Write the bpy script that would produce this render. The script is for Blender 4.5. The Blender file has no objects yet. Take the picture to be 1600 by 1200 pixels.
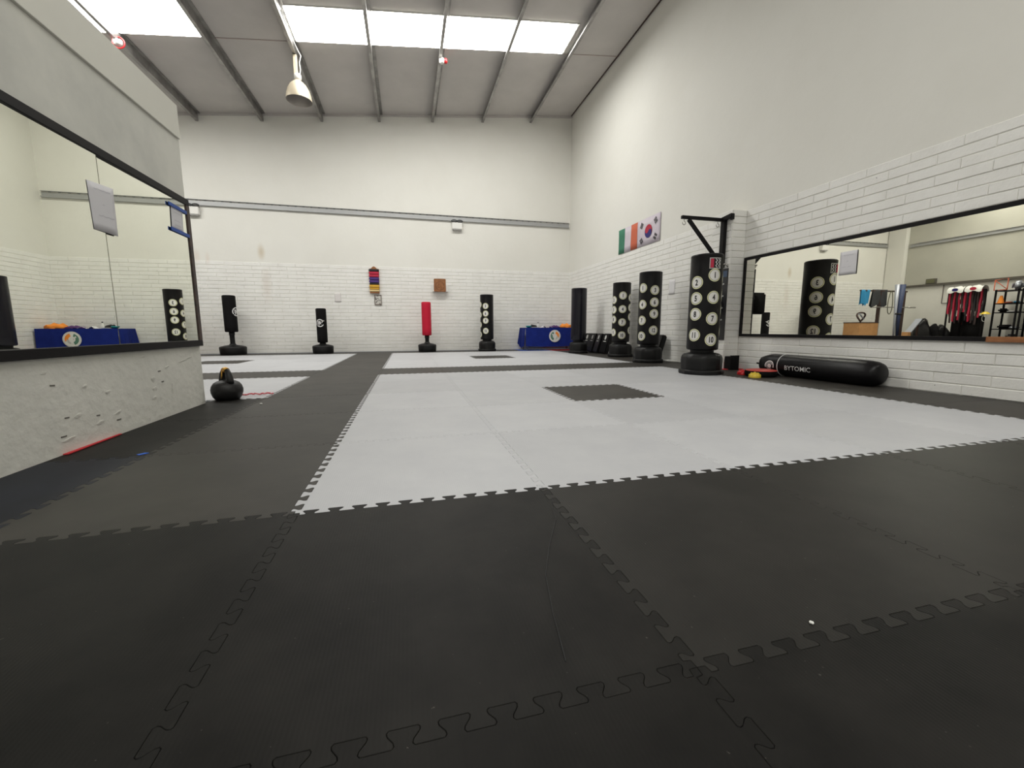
import bpy, bmesh, math, random
from mathutils import Vector, Matrix
from mathutils.geometry import tessellate_polygon
random.seed(7)
S = bpy.context.scene
COL = S.collection
PI = math.pi
R = math.radians

# ------------------------------------------------------------------ camera, world, exposure
cam_data = bpy.data.cameras.new('camera')
cam = bpy.data.objects.new('camera', cam_data)
COL.objects.link(cam)
cam_data.sensor_width = 36.0
cam_data.sensor_fit = 'HORIZONTAL'
cam_data.lens = 638.06 / 1600 * 36
cam_data.clip_start = 0.02
cam_data.clip_end = 200


def aim(yaw, pitch, roll):
    cy, sy, cp, sp = math.cos(yaw), math.sin(yaw), math.cos(pitch), math.sin(pitch)
    f = Vector((sy * cp, cy * cp, -sp))
    r = Vector((cy, -sy, 0))
    u = r.cross(f)
    r2 = r * math.cos(roll) + u * math.sin(roll)
    u2 = -r * math.sin(roll) + u * math.cos(roll)
    return Matrix((r2, u2, -f)).transposed()


cam.matrix_world = Matrix.Translation((0.44217, -1.64354, 0.69599)) @ aim(0.24931, 0.13362, -0.00281).to_4x4()
S.camera = cam

w = bpy.data.worlds.new('world')
S.world = w
w.use_nodes = True
w.node_tree.nodes['Background'].inputs[0].default_value = (0.75, 0.85, 1.0, 1)
w.node_tree.nodes['Background'].inputs[1].default_value = 1.0
S.view_settings.view_transform = 'Standard'
S.view_settings.look = 'None'
S.view_settings.gamma = 1
S.view_settings.use_curve_mapping = False
S.view_settings.exposure = 0.0
SKY_POWER = 17.7
S.cycles.max_bounces = 10
S.cycles.diffuse_bounces = 6
S.cycles.glossy_bounces = 5
S.cycles.use_denoising = True
S.cycles.caustics_reflective = False
S.cycles.caustics_refractive = False


# ------------------------------------------------------------------ helpers
def new_bm():
    return bmesh.new()


def T(v):
    return Vector(v)


def box(bm, x0, x1, y0, y1, z0, z1, rot=None, mi=0):
    vs = [bm.verts.new((x, y, z)) for x in (x0, x1) for y in (y0, y1) for z in (z0, z1)]
    if rot is not None:
        c = Vector(((x0 + x1) / 2, (y0 + y1) / 2, (z0 + z1) / 2))
        for v in vs:
            v.co = rot @ (v.co - c) + c
    for f in ((0, 1, 3, 2), (4, 6, 7, 5), (0, 4, 5, 1), (2, 3, 7, 6), (0, 2, 6, 4), (1, 5, 7, 3)):
        bm.faces.new([vs[i] for i in f]).material_index = mi
    return vs


def bevel(bm, w=0.004, seg=2):
    bmesh.ops.bevel(bm, geom=list(bm.edges), offset=w, segments=seg, affect='EDGES', clamp_overlap=True)


def bar(bm, a, b, wx, wy=None, up=(0, 0, 1), mi=0):
    """rectangular bar from a to b"""
    a, b = Vector(a), Vector(b)
    wy = wy or wx
    d = (b - a).normalized()
    up = Vector(up)
    if abs(d.dot(up)) > .95:
        up = Vector((1, 0, 0))
    s = d.cross(up).normalized()
    t = s.cross(d).normalized()
    q = [bm.verts.new(p + s * sx * wx / 2 + t * sy * wy / 2) for p in (a, b) for sx, sy in ((-1, -1), (1, -1), (1, 1), (-1, 1))]
    for f in ((3, 2, 1, 0), (4, 5, 6, 7), (0, 1, 5, 4), (1, 2, 6, 5), (2, 3, 7, 6), (3, 0, 4, 7)):
        bm.faces.new([q[i] for i in f]).material_index = mi


def tube(bm, pts, r, n=8, cap=True, mi=0):
    pts = [Vector(p) for p in pts]
    rings = []
    prev = None
    for i, p in enumerate(pts):
        d = (pts[min(i + 1, len(pts) - 1)] - pts[max(i - 1, 0)]).normalized()
        if prev is None:
            s = d.cross(Vector((0, 0, 1)))
            if s.length < .1:
                s = d.cross(Vector((1, 0, 0)))
        else:
            s = prev - d * prev.dot(d)
        s.normalize()
        prev = s
        t = d.cross(s)
        rr = r[i] if isinstance(r, (list, tuple)) else r
        rings.append([bm.verts.new(p + (s * math.cos(2 * PI * k / n) + t * math.sin(2 * PI * k / n)) * rr) for k in range(n)])
    for a, b in zip(rings, rings[1:]):
        for k in range(n):
            f = bm.faces.new((a[k], a[(k + 1) % n], b[(k + 1) % n], b[k]))
            f.smooth = True
            f.material_index = mi
    if cap:
        bm.faces.new(rings[0][::-1]).material_index = mi
        bm.faces.new(rings[-1]).material_index = mi


def lathe(bm, prof, n=48, mod=None, c=(0, 0, 0), mi=0, smooth=True):
    """prof: (r, z) bottom to top; mod(theta, z) scales the radius"""
    rings = []
    for r, z in prof:
        if r < 1e-6:
            rings.append([bm.verts.new((c[0], c[1], c[2] + z))])
        else:
            rings.append([bm.verts.new((c[0] + r * (mod(2 * PI * k / n, z) if mod else 1) * math.cos(2 * PI * k / n),
                                        c[1] + r * (mod(2 * PI * k / n, z) if mod else 1) * math.sin(2 * PI * k / n), c[2] + z)) for k in range(n)])
    for a, b in zip(rings, rings[1:]):
        for k in range(n):
            k2 = (k + 1) % n
            if len(a) == 1 and len(b) == 1:
                continue
            if len(a) == 1:
                f = bm.faces.new((a[0], b[k2], b[k]))
            elif len(b) == 1:
                f = bm.faces.new((a[k], a[k2], b[0]))
            else:
                f = bm.faces.new((a[k], a[k2], b[k2], b[k]))
            f.smooth = smooth
            f.material_index = mi


def to_mesh(name, bm, mats):
    bmesh.ops.recalc_face_normals(bm, faces=list(bm.faces)) if False else None
    me = bpy.data.meshes.new(name)
    bm.to_mesh(me)
    bm.free()
    for m in (mats if isinstance(mats, (list, tuple)) else [mats]):
        me.materials.append(m)
    return me


def obj(name, bm, mats, parent=None, world=None, kind=None):
    """one mesh object. world = (x,y,z): geometry is in world coordinates, the origin goes there (or to the parent)."""
    me = bm if isinstance(bm, bpy.types.Mesh) else None
    if me is None:
        off = None
        if world is not None:
            off = Vector(world)
        if off is not None:
            for v in bm.verts:
                v.co -= off
        me = to_mesh(name, bm, mats)
    o = bpy.data.objects.new(name, me)
    COL.objects.link(o)
    if parent is not None:
        o.parent = parent
    elif world is not None:
        o.location = world
    if kind:
        o['kind'] = kind
    return o


def tag(o, label, cat, group=None):
    o['label'] = label
    o['category'] = cat
    if group:
        o['group'] = group
    return o


def thing(name, label, cat, loc=(0, 0, 0), rz=0.0, group=None):
    o = bpy.data.objects.new(name, None)
    o.empty_display_size = .1
    COL.objects.link(o)
    o.location = loc
    o.rotation_euler = (0, 0, rz)
    return tag(o, label, cat, group)


def smooth(bm):
    for f in bm.faces:
        f.smooth = True


def rot(ax, deg):
    return Matrix.Rotation(R(deg), 3, ax)


# ------------------------------------------------------------------ materials
def mat(name, color, rough=.6, metal=0.0, spec=.5, noise=None, bump=None, emit=None, coord='Object'):
    m = bpy.data.materials.new(name)
    m.use_nodes = True
    nt = m.node_tree
    b = nt.nodes['Principled BSDF']
    b.inputs['Base Color'].default_value = (*color, 1)
    b.inputs['Roughness'].default_value = rough
    b.inputs['Metallic'].default_value = metal
    b.inputs['Specular IOR Level'].default_value = spec
    if noise or bump:
        tc = nt.nodes.new('ShaderNodeTexCoord')
        geo = nt.nodes.new('ShaderNodeNewGeometry')
        src = geo.outputs['Position'] if coord == 'World' else tc.outputs['Object']
    if noise:
        scale, c2 = noise[:2]
        n = nt.nodes.new('ShaderNodeTexNoise')
        n.inputs['Scale'].default_value = scale
        n.inputs['Detail'].default_value = 5
        n.inputs['Roughness'].default_value = .6
        nt.links.new(src, n.inputs['Vector'])
        r = nt.nodes.new('ShaderNodeMapRange')
        r.inputs['From Min'].default_value = noise[2] if len(noise) > 2 else .35
        r.inputs['From Max'].default_value = noise[3] if len(noise) > 3 else .65
        nt.links.new(n.outputs['Fac'], r.inputs['Value'])
        mx = nt.nodes.new('ShaderNodeMix')
        mx.data_type = 'RGBA'
        mx.inputs['A'].default_value = (*color, 1)
        mx.inputs['B'].default_value = (*c2, 1)
        nt.links.new(r.outputs[0], mx.inputs['Factor'])
        nt.links.new(mx.outputs['Result'], b.inputs['Base Color'])
    if bump:
        n = nt.nodes.new('ShaderNodeTexNoise')
        n.inputs['Scale'].default_value = bump[0]
        n.inputs['Detail'].default_value = 4
        nt.links.new(src, n.inputs['Vector'])
        bp = nt.nodes.new('ShaderNodeBump')
        bp.inputs['Strength'].default_value = bump[1]
        bp.inputs['Distance'].default_value = bump[2] if len(bump) > 2 else .01
        nt.links.new(n.outputs['Fac'], bp.inputs['Height'])
        nt.links.new(bp.outputs[0], b.inputs['Normal'])
    if emit:
        b.inputs['Emission Color'].default_value = (*emit[0], 1)
        b.inputs['Emission Strength'].default_value = emit[1]
    return m


M = {}
M['wall'] = mat('white_wall_paint', (.80, .79, .745), .75, spec=.25, noise=(.7, (.77, .758, .71)), bump=(9, .12, .02), coord='World')
M['brick'] = mat('painted_brick', (.86, .853, .825), .6, spec=.35, noise=(3.0, (.81, .80, .77)), bump=(38, .35, .008), coord='World')
M['stucco'] = mat('rough_grey_plaster', (.80, .79, .735), .85, spec=.2, noise=(2.2, (.72, .715, .665)), bump=(17, .32, .02), coord='World')
M['skim'] = mat('smooth_skim_plaster', (.72, .715, .66), .7, spec=.25, noise=(1.6, (.60, .60, .56), .38, .62), bump=(6, .15, .01), coord='World')
M['panel'] = mat('white_board', (.74, .73, .66), .6, spec=.3, coord='World', noise=(.8, (.70, .69, .625)))
M['roof'] = mat('roof_lining', (.60, .57, .55), .7, spec=.25, noise=(1.2, (.55, .525, .505)), coord='World')
M['steel'] = mat('galvanised_steel', (.42, .41, .40), .42, .85, noise=(4, (.26, .25, .245)))
M['tray'] = mat('tray_steel', (.42, .425, .43), .5, .5)
M['black_frame'] = mat('black_frame', (.008, .007, .008), .5, spec=.15)
M['brown_frame'] = mat('worn_brown_frame', (.075, .045, .035), .6, noise=(14, (.025, .018, .018)))
M['mirror'] = mat('mirror_glass', (.92, .935, .84), 0.0, 1.0)
M['mirror2'] = mat('mirror_glass_right', (.90, .89, .80), 0.0, 1.0)
M['vinyl'] = mat('black_vinyl', (.005, .0045, .0055), .36, spec=.22, noise=(5, (.008, .0075, .0085)), bump=(60, .08, .004))
M['vinyl_gloss'] = mat('glossy_black_vinyl', (.004, .0035, .009), .25, spec=.4, bump=(9, .25, .01))
M['plastic'] = mat('black_plastic', (.008, .008, .0085), .45, spec=.28, bump=(120, .1, .003))
M['foam'] = mat('black_foam', (.005, .0045, .005), .75, spec=.15)
M['red_foam'] = mat('red_foam', (.52, .008, .035), .6, spec=.3)
M['disc_white'] = mat('disc_white', (.78, .77, .75), .45)
M['disc_line'] = mat('disc_olive_line', (.10, .10, .05), .5)
M['disc_edge'] = mat('disc_yellow_edge', (.72, .72, .45), .5)
M['ink'] = mat('black_ink', (.012, .012, .014), .5)
M['print'] = mat('white_print', (.75, .74, .74), .5)
M['paper'] = mat('paper', (.70, .69, .72), .7, spec=.2)
M['grey_ink'] = mat('grey_ink', (.42, .42, .47), .7)
M['blue_tape'] = mat('blue_tape', (.01, .07, .36), .55)
M['cloth_blue'] = mat('royal_blue_cloth', (.008, .022, .20), .8, spec=.2, noise=(6, (.006, .016, .16)), bump=(8, .2, .02))
M['orange'] = mat('orange_cloth', (.95, .30, .04), .8)
M['purple'] = mat('purple_cloth', (.09, .03, .14), .8)
M['teal'] = mat('teal_plastic', (.02, .25, .25), .4)
M['wood'] = mat('brown_wood', (.36, .15, .055), .55, noise=(9, (.24, .09, .03)))
M['plywood'] = mat('plywood', (.50, .27, .11), .6, noise=(5, (.42, .21, .08)))
M['gold'] = mat('gold_tape', (.60, .33, .06), .35, .6)
M['iron'] = mat('cast_iron', (.010, .0095, .010), .5, spec=.4, bump=(60, .15, .004))
M['rope'] = mat('pink_rope', (.75, .30, .32), .8, noise=(60, (.7, .05, .08)))
M['red'] = mat('red_plastic', (.62, .015, .02), .35)
M['red_mat'] = mat('red_mat', (.55, .02, .03), .6)
M['coral'] = mat('red_leather', (.62, .075, .06), .4)
M['yellow'] = mat('yellow_plastic', (.80, .58, .06), .35)
M['green'] = mat('flag_green', (.04, .19, .115), .7)
M['flag_orange'] = mat('flag_orange', (.58, .13, .065), .7)
M['flag_white'] = mat('flag_white', (.66, .60, .66), .7, noise=(3, (.56, .50, .58)))
M['flag_red'] = mat('flag_red', (.45, .02, .05), .7)
M['flag_blue'] = mat('flag_blue', (.025, .02, .16), .7)
M['flag_black'] = mat('flag_black', (.05, .045, .05), .7)
M['lamp'] = mat('cream_enamel', (.62, .54, .41), .45, .25)
M['lamp_in'] = mat('lamp_reflector', (.55, .52, .50), .35, .6)
M['white_plastic'] = mat('white_plastic', (.80, .79, .76), .5)
M['belt_black'] = mat('belt_black', (.02, .016, .02), .7)
M['belt_red'] = mat('belt_red', (.50, .02, .06), .7)
M['belt_purple'] = mat('belt_purple', (.07, .03, .20), .7)
M['belt_brown'] = mat('belt_dark', (.05, .03, .03), .7)
M['belt_yellow'] = mat('belt_yellow', (.65, .38, .04), .7)
M['belt_cream'] = mat('belt_cream', (.78, .62, .32), .7)
M['grey_cloth'] = mat('grey_cloth', (.04, .042, .046), .85)
M['sky_cloth'] = mat('blue_towel', (.03, .26, .50), .85)
M['chrome'] = mat('steel_bar', (.45, .43, .41), .3, .9)
M['rust'] = mat('dark_brown_steel', (.06, .035, .03), .55, .3)
M['silver'] = mat('silver_grey', (.42, .44, .50), .4, .3)
M['navy'] = mat('navy_foam', (.03, .045, .11), .6)
M['lime'] = mat('olive_band', (.12, .12, .06), .6)
M['emblem_grey'] = mat('emblem_grey', (.55, .55, .53), .6)
M['emblem_green'] = mat('emblem_green', (.10, .22, .16), .6)
M['dust'] = mat('dusty_ledge', (.10, .09, .075), .8)
M['scrap'] = mat('white_scrap', (.75, .75, .72), .7)
M['blue_mat'] = mat('blue_mat', (.03, .09, .42), .6)


def add_mat_extra():
    # rubber mats: slight change from tile to tile, fine ribs, dust
    def rubber(name, c1, c2, rnd, rough, spec):
        m = bpy.data.materials.new(name)
        m.use_nodes = True
        nt = m.node_tree
        N, L = nt.nodes.new, nt.links.new
        b = nt.nodes['Principled BSDF']
        b.inputs['Roughness'].default_value = rough
        b.inputs['Specular IOR Level'].default_value = spec
        geo = N('ShaderNodeNewGeometry')
        n1 = N('ShaderNodeTexNoise')
        n1.inputs['Scale'].default_value = 2.6
        n1.inputs['Detail'].default_value = 6
        n1.inputs['Roughness'].default_value = .65
        L(geo.outputs['Position'], n1.inputs['Vector'])
        mr = N('ShaderNodeMapRange')
        mr.inputs['From Min'].default_value = .36
        mr.inputs['From Max'].default_value = .66
        L(n1.outputs['Fac'], mr.inputs['Value'])
        mx = N('ShaderNodeMix')
        mx.data_type = 'RGBA'
        mx.inputs['A'].default_value = (*c1, 1)
        mx.inputs['B'].default_value = (*c2, 1)
        L(mr.outputs[0], mx.inputs['Factor'])
        oi = N('ShaderNodeObjectInfo')
        r2 = N('ShaderNodeMapRange')
        r2.inputs['To Min'].default_value = 1 - rnd
        r2.inputs['To Max'].default_value = 1 + rnd
        L(oi.outputs['Random'], r2.inputs['Value'])
        hs = N('ShaderNodeHueSaturation')
        L(r2.outputs[0], hs.inputs['Value'])
        L(mx.outputs['Result'], hs.inputs['Color'])
        # specks of dust and crumbs
        vo = N('ShaderNodeTexNoise')
        vo.inputs['Scale'].default_value = 85
        vo.inputs['Detail'].default_value = 2
        L(geo.outputs['Position'], vo.inputs['Vector'])
        st = N('ShaderNodeMapRange')
        st.inputs['From Min'].default_value = .745
        st.inputs['From Max'].default_value = .775
        st.inputs['To Max'].default_value = .55
        L(vo.outputs['Fac'], st.inputs['Value'])
        m2 = N('ShaderNodeMix')
        m2.data_type = 'RGBA'
        dark = c1[0] > .2
        m2.inputs['B'].default_value = (.12, .11, .10, 1) if dark else (.14, .13, .12, 1)
        L(st.outputs[0], m2.inputs['Factor'])
        L(hs.outputs['Color'], m2.inputs['A'])
        L(m2.outputs['Result'], b.inputs['Base Color'])
        wv = N('ShaderNodeTexWave')
        wv.inputs['Scale'].default_value = 34
        wv.inputs['Distortion'].default_value = .6
        wv.bands_direction = 'X'
        L(geo.outputs['Position'], wv.inputs['Vector'])
        n3 = N('ShaderNodeTexNoise')
        n3.inputs['Scale'].default_value = 90
        L(geo.outputs['Position'], n3.inputs['Vector'])
        ad = N('ShaderNodeMath')
        ad.operation = 'MULTIPLY_ADD'
        ad.inputs[1].default_value = .5
        L(n3.outputs['Fac'], ad.inputs[0])
        L(wv.outputs['Fac'], ad.inputs[2])
        bp = N('ShaderNodeBump')
        bp.inputs['Strength'].default_value = .10
        bp.inputs['Distance'].default_value = .0015
        L(ad.outputs[0], bp.inputs['Height'])
        L(bp.outputs[0], b.inputs['Normal'])
        return m
    M['mat_dark'] = rubber('charcoal_rubber', (.032, .0295, .026), (.048, .044, .039), .12, .50, .23)
    M['mat_black'] = rubber('black_rubber', (.0085, .0082, .0078), (.0185, .0175, .016), .16, .52, .13)
    M['mat_mid'] = rubber('worn_black_rubber', (.018, .0172, .0158), (.027, .0255, .0232), .10, .50, .16)
    M['mat_blue_sheen'] = rubber('blue_sheen_rubber', (.010, .0115, .017), (.016, .0185, .028), .12, .50, .16)  # black mats with a bluish reflection painted into their colour
    M['mat_white'] = rubber('light_grey_rubber', (.485, .49, .515), (.525, .53, .55), .045, .5, .35)

    # skylight sheets: backlit translucent sheet, corrugated
    m = bpy.data.materials.new('skylight_sheet')
    m.use_nodes = True
    nt = m.node_tree
    N, L = nt.nodes.new, nt.links.new
    b = nt.nodes['Principled BSDF']
    b.inputs['Base Color'].default_value = (.7, .7, .62, 1)
    b.inputs['Roughness'].default_value = .6
    b.inputs['Emission Color'].default_value = (1, .99, .94, 1)
    b.inputs['Emission Strength'].default_value = SKY_POWER
    M['skylight'] = m

    # stains on the white walls, in fixed world places
    for key in ('wall', 'brick'):
        m = M[key]
        nt = m.node_tree
        N, L = nt.nodes.new, nt.links.new
        b = nt.nodes['Principled BSDF']
        link = b.inputs['Base Color'].links[0]
        cur = link.from_socket
        geo = N('ShaderNodeNewGeometry')
        for (cx, cz, sx, sz, amt, col) in ((-3.58, 2.93, .12, .26, .50, (.50, .38, .22)), (-3.50, 2.0, .17, .62, .22, (.55, .42, .33)),
                                           (-5.22, 2.75, .12, .25, .25, (.62, .42, .33)), (-4.95, 2.7, .07, .22, .22, (.62, .42, .33)),
                                           (-3.75, 1.5, .5, .6, .05, (.5, .42, .38))):
            sub = N('ShaderNodeVectorMath')
            sub.operation = 'SUBTRACT'
            sub.inputs[1].default_value = (cx, 12.0, cz)
            L(geo.outputs['Position'], sub.inputs[0])
            dv = N('ShaderNodeVectorMath')
            dv.operation = 'DIVIDE'
            dv.inputs[1].default_value = (sx, .2, sz)
            L(sub.outputs[0], dv.inputs[0])
            ln = N('ShaderNodeVectorMath')
            ln.operation = 'LENGTH'
            L(dv.outputs[0], ln.inputs[0])
            mr = N('ShaderNodeMapRange')
            mr.interpolation_type = 'SMOOTHSTEP'
            mr.inputs['From Min'].default_value = 1.15
            mr.inputs['From Max'].default_value = .1
            mr.inputs['To Max'].default_value = amt
            L(ln.outputs['Value'], mr.inputs['Value'])
            mx = N('ShaderNodeMix')
            mx.data_type = 'RGBA'
            mx.inputs['B'].default_value = (*col, 1)
            L(mr.outputs[0], mx.inputs['Factor'])
            L(cur, mx.inputs['A'])
            cur = mx.outputs['Result']
        L(cur, b.inputs['Base Color'])
    # little chips of missing paint on the bricks
    m = M['brick']
    nt = m.node_tree
    N, L = nt.nodes.new, nt.links.new
    b = nt.nodes['Principled BSDF']
    cur = b.inputs['Base Color'].links[0].from_socket
    geo = N('ShaderNodeNewGeometry')
    n = N('ShaderNodeTexNoise')
    n.inputs['Scale'].default_value = 21
    n.inputs['Detail'].default_value = 3
    L(geo.outputs['Position'], n.inputs['Vector'])
    mr = N('ShaderNodeMapRange')
    mr.inputs['From Min'].default_value = .742
    mr.inputs['From Max'].default_value = .76
    mr.inputs['To Max'].default_value = .8
    L(n.outputs['Fac'], mr.inputs['Value'])
    mx = N('ShaderNodeMix')
    mx.data_type = 'RGBA'
    mx.inputs['B'].default_value = (.10, .095, .09, 1)
    L(mr.outputs[0], mx.inputs['Factor'])
    L(cur, mx.inputs['A'])
    L(mx.outputs['Result'], b.inputs['Base Color'])


add_mat_extra()

# ------------------------------------------------------------------ room dimensions
XR, XL, YB, YF = 6.0, -8.9, 12.03, -6.0
ZB = 2.64                    # top of the brick dado


def roof_z(x):
    return 7.04 + .1077 * x


def struct(name, bm, m, parent=None, world=None):
    o = obj(name, bm, m, parent, world)
    if parent is None:
        o['kind'] = 'structure'
    return o


# ------------------------------------------------------------------ floor and its jigsaw mats
bm = new_bm()
box(bm, XL - .2, XR + .2, YF - .2, YB + .2, -.15, -.012)
floor = struct('floor', bm, M['mat_black'])
floor['label'] = 'floor of interlocking grey and charcoal jigsaw mats'

NT, D = 11, .0175


def seam():
    m = .012
    p = (1 - 2 * m) / NT
    pts = [(0, 0), (.0185, -.001), (.0215, -D)]
    hook = [(.003, -D), (.0066, -D + .0045), (.0052, -.0065), (-.0052, .0065), (-.0066, D - .0045), (-.003, D)]
    for i in range(NT):
        tc = m + (i + .5) * p
        pts += [(tc - p / 4 + x, y) for x, y in hook] + [(tc + p / 4 - x, y) for x, y in hook[::-1]]
    return pts + [(1 - .0215, -D), (1 - .0185, -.001), (1, 0)]


SEAM = seam()


def tile_mesh(name, x0, x1, straight, m):
    """one mat, local corner at (0,0); x0..x1 trims; straight: subset of 'LRBT' cut without teeth"""
    def sx(y):
        return [(t, y + g) for t, g in SEAM]
    bot = [(0, 0), (1, 0)] if 'B' in straight else sx(0)
    top = [(0, 1), (1, 1)] if 'T' in straight else sx(1)
    rig = [(x1, 0), (x1, 1)] if 'R' in straight else [(1 + g, t) for t, g in SEAM]
    lef = [(x0, 0), (x0, 1)] if 'L' in straight else [(g, t) for t, g in SEAM]
    if x0 > 0:
        bot = [(x0, 0)] + [p for p in bot if p[0] > x0 + .03]
        top = [(x0, 1)] + [p for p in top if p[0] > x0 + .03]
    if 'R' in straight and x1 < 1:
        bot = [p for p in bot if p[0] < x1 - .03] + [(x1, 0)]
        top = [p for p in top if p[0] < x1 - .03] + [(x1, 1)]
    loop = bot[:-1] + rig[:-1] + top[::-1][:-1] + lef[::-1][:-1]
    loop = [Vector(p) for p in loop]
    n = len(loop)

    def inset(d):
        out = []
        for i in range(n):
            e1 = (loop[i] - loop[i - 1]).normalized()
            e2 = (loop[(i + 1) % n] - loop[i]).normalized()
            n1, n2 = Vector((-e1.y, e1.x)), Vector((-e2.y, e2.x))
            k = 1 + n1.dot(n2)
            mv = (n1 + n2) / max(k, .5)
            out.append(loop[i] + mv * d)
        return out
    bm = new_bm()
    A = [bm.verts.new((p.x, p.y, 0)) for p in inset(.0014)]
    B = [bm.verts.new((p.x, p.y, -.0008)) for p in inset(.0005)]
    C = [bm.verts.new((p.x, p.y, -.012)) for p in inset(.0005)]
    for tri in tessellate_polygon([[v.co for v in A]]):
        vv = [A[i] for i in tri]
        if (vv[1].co - vv[0].co).cross(vv[2].co - vv[0].co).z < 0:
            vv.reverse()
        bm.faces.new(vv)
    for P_, Q in ((A, B), (B, C)):
        for i in range(n):
            j = (i + 1) % n
            bm.faces.new((Q[i], Q[j], P_[j], P_[i]))
    return to_mesh(name, bm, m)


tiles = {}


def tile_kind(i, j):
    for bx in (0, -6):
        for by in (0, 6):
            if bx <= i < bx + 5 and by <= j < by + 5 and (bx, by) != (-6, 0) or (-6 <= i < -1 and 3 <= j < 5):
                return 'mat_dark' if (i - bx, j - by) == (2, 2) else 'mat_white'
    if (i, j) == (4, 11):
        return 'blue_mat'
    if (i, j) == (5, 11):
        return 'red_mat'
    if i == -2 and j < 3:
        return 'mat_blue_sheen' if j < 1 else 'mat_black'
    if i == -2 and j in (3,):
        return 'mat_dark'
    if j < 0:
        return 'mat_mid' if i >= 1 and j == -1 else 'mat_black'
    return 'mat_dark'


for j in range(-4, 12):
    for i in range(-9, 6):
        if i < -2 and j < 2:
            continue                       # under the side room, never seen
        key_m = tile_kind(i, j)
        st, x0, x1 = '', 0.0, 1.0
        if i == -2 and j < 3:
            st, x0 = st + 'L', .545
        if i == 5:
            st, x1 = st + 'R', .985
        if j == 11:
            st += 'T'
        if i == -9:
            st, x0 = st + 'L', .12
        k = (key_m, st, x0, x1)
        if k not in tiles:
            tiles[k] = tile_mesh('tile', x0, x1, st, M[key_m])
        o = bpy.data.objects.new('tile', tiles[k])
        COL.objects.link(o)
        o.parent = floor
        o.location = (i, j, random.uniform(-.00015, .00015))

# ------------------------------------------------------------------ walls
BRICK_L, BRICK_H = .46, .11


def brick_geo(bm, fx, s0, s1, z0, z1, t=.011, c=.005):
    """fx(s, z, d): a point on the wall at length s, height z, proud by d; adds one block with chamfered edges"""
    a = [(s0, z0), (s1, z0), (s1, z1), (s0, z1)]
    b = [(s0 + c, z0 + c), (s1 - c, z0 + c), (s1 - c, z1 - c), (s0 + c, z1 - c)]
    A = [bm.verts.new(fx(s, z, 0)) for s, z in a]
    B = [bm.verts.new(fx(s, z, t * .45)) for s, z in a]
    Cc = [bm.verts.new(fx(s, z, t)) for s, z in b]
    bm.faces.new(Cc)
    for P_, Q in ((A, B), (B, Cc)):
        for i in range(4):
            k = (i + 1) % 4
            bm.faces.new((P_[i], P_[k], Q[k], Q[i]))


# wall_back
bm = new_bm()
pts = [(XL, 0), (XR, 0), (XR, roof_z(XR)), (XL, roof_z(XL))]
f = [bm.verts.new((x, YB, z)) for x, z in pts]
g = [bm.verts.new((x, YB + .2, z)) for x, z in pts]
bm.faces.new(f)
bm.faces.new(g[::-1])
for i in range(4):
    k = (i + 1) % 4
    bm.faces.new((f[k], f[i], g[i], g[k]))
bmesh.ops.recalc_face_normals(bm, faces=list(bm.faces))
wall_back = struct('wall_back', bm, M['wall'])
bm = new_bm()
for r in range(24):
    off = (.23 if r % 2 else 0) + random.uniform(-.03, .03)
    s = XL + .01 - off
    while s < XR:
        a, b_ = max(s, XL + .005), min(s + BRICK_L - .004, XR - .005)
        if b_ - a > .04:
            brick_geo(bm, lambda q, z, d: (q, YB - d, z), a, b_, r * BRICK_H + .005, (r + 1) * BRICK_H - .004, t=.010 + random.uniform(-.002, .002))
        s += BRICK_L
bmesh.ops.recalc_face_normals(bm, faces=list(bm.faces))
bw = obj('brickwork', bm, M['brick'], wall_back)
bw['kind'] = 'stuff'

# wall_right with pilaster
PY0, PY1, PX = 4.28, 4.74, 5.72
bm = new_bm()
box(bm, XR, XR + .2, YF, YB + .2, 0, roof_z(XR) + .02)
wall_right = struct('wall_right', bm, M['wall'])
bm = new_bm()
box(bm, PX, XR, PY0, PY1, 0, ZB - .004)
pillar = struct('pillar', bm, M['wall'])

blocks = []                                   # (nearness, fx, s0, s1, z0, z1)


def fx_right(q, z, d):
    return (XR - d, q, z)


def fx_pface(q, z, d):
    return (PX - d, q, z)


def fx_pside(q, z, d):
    return (q, PY0 - d, z)


for r in range(24):
    z0, z1 = r * BRICK_H + .005, (r + 1) * BRICK_H - .004
    ph = 1.06 if r % 2 else 1.28
    s = ph - 16 * BRICK_L + random.uniform(-.012, .012)
    while s < YB:
        a, b_ = s, min(s + BRICK_L - .004, YB - .005)
        segs = []
        if b_ <= PY0 or a >= PY1:
            segs = [(a, b_)]
        else:
            if a < PY0 - .03:
                segs.append((a, PY0 - .002))
            if b_ > PY1 + .03:
                segs.append((PY1 + .002, b_))
        for a2, b2 in segs:
            hidden = a2 > 1.1 and b2 < 4.15 and z0 > .66 and z1 < 1.78
            if b2 - a2 > .03 and not hidden:
                near = abs((a2 + b2) / 2 - 1.0) if b2 > .55 else 50 + abs(a2)
                blocks.append((near, fx_right, a2, b2, z0, z1))
        s += BRICK_L
    blocks.append((2.2, fx_pside, PX + .002, XR - .012, z0, z1))
    blocks.append((2.3, fx_pface, PY0 + .002, PY1 - .003, z0, z1))
blocks.sort(key=lambda b: b[0])
for n_, (near, fx, a, b_, z0, z1) in enumerate(blocks[:300]):
    bm = new_bm()
    t = .010 + random.uniform(-.003, .003)
    brick_geo(bm, fx, a, b_, z0 + random.uniform(-.0015, .0015), z1 + random.uniform(-.0015, .0015), t, .005)
    bmesh.ops.recalc_face_normals(bm, faces=list(bm.faces))
    obj('brick', bm, M['brick'], wall_right if fx is fx_right else pillar)
bm = new_bm()
for near, fx, a, b_, z0, z1 in blocks[300:]:
    brick_geo(bm, fx, a, b_, z0, z1, .010 + random.uniform(-.002, .002))
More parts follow.
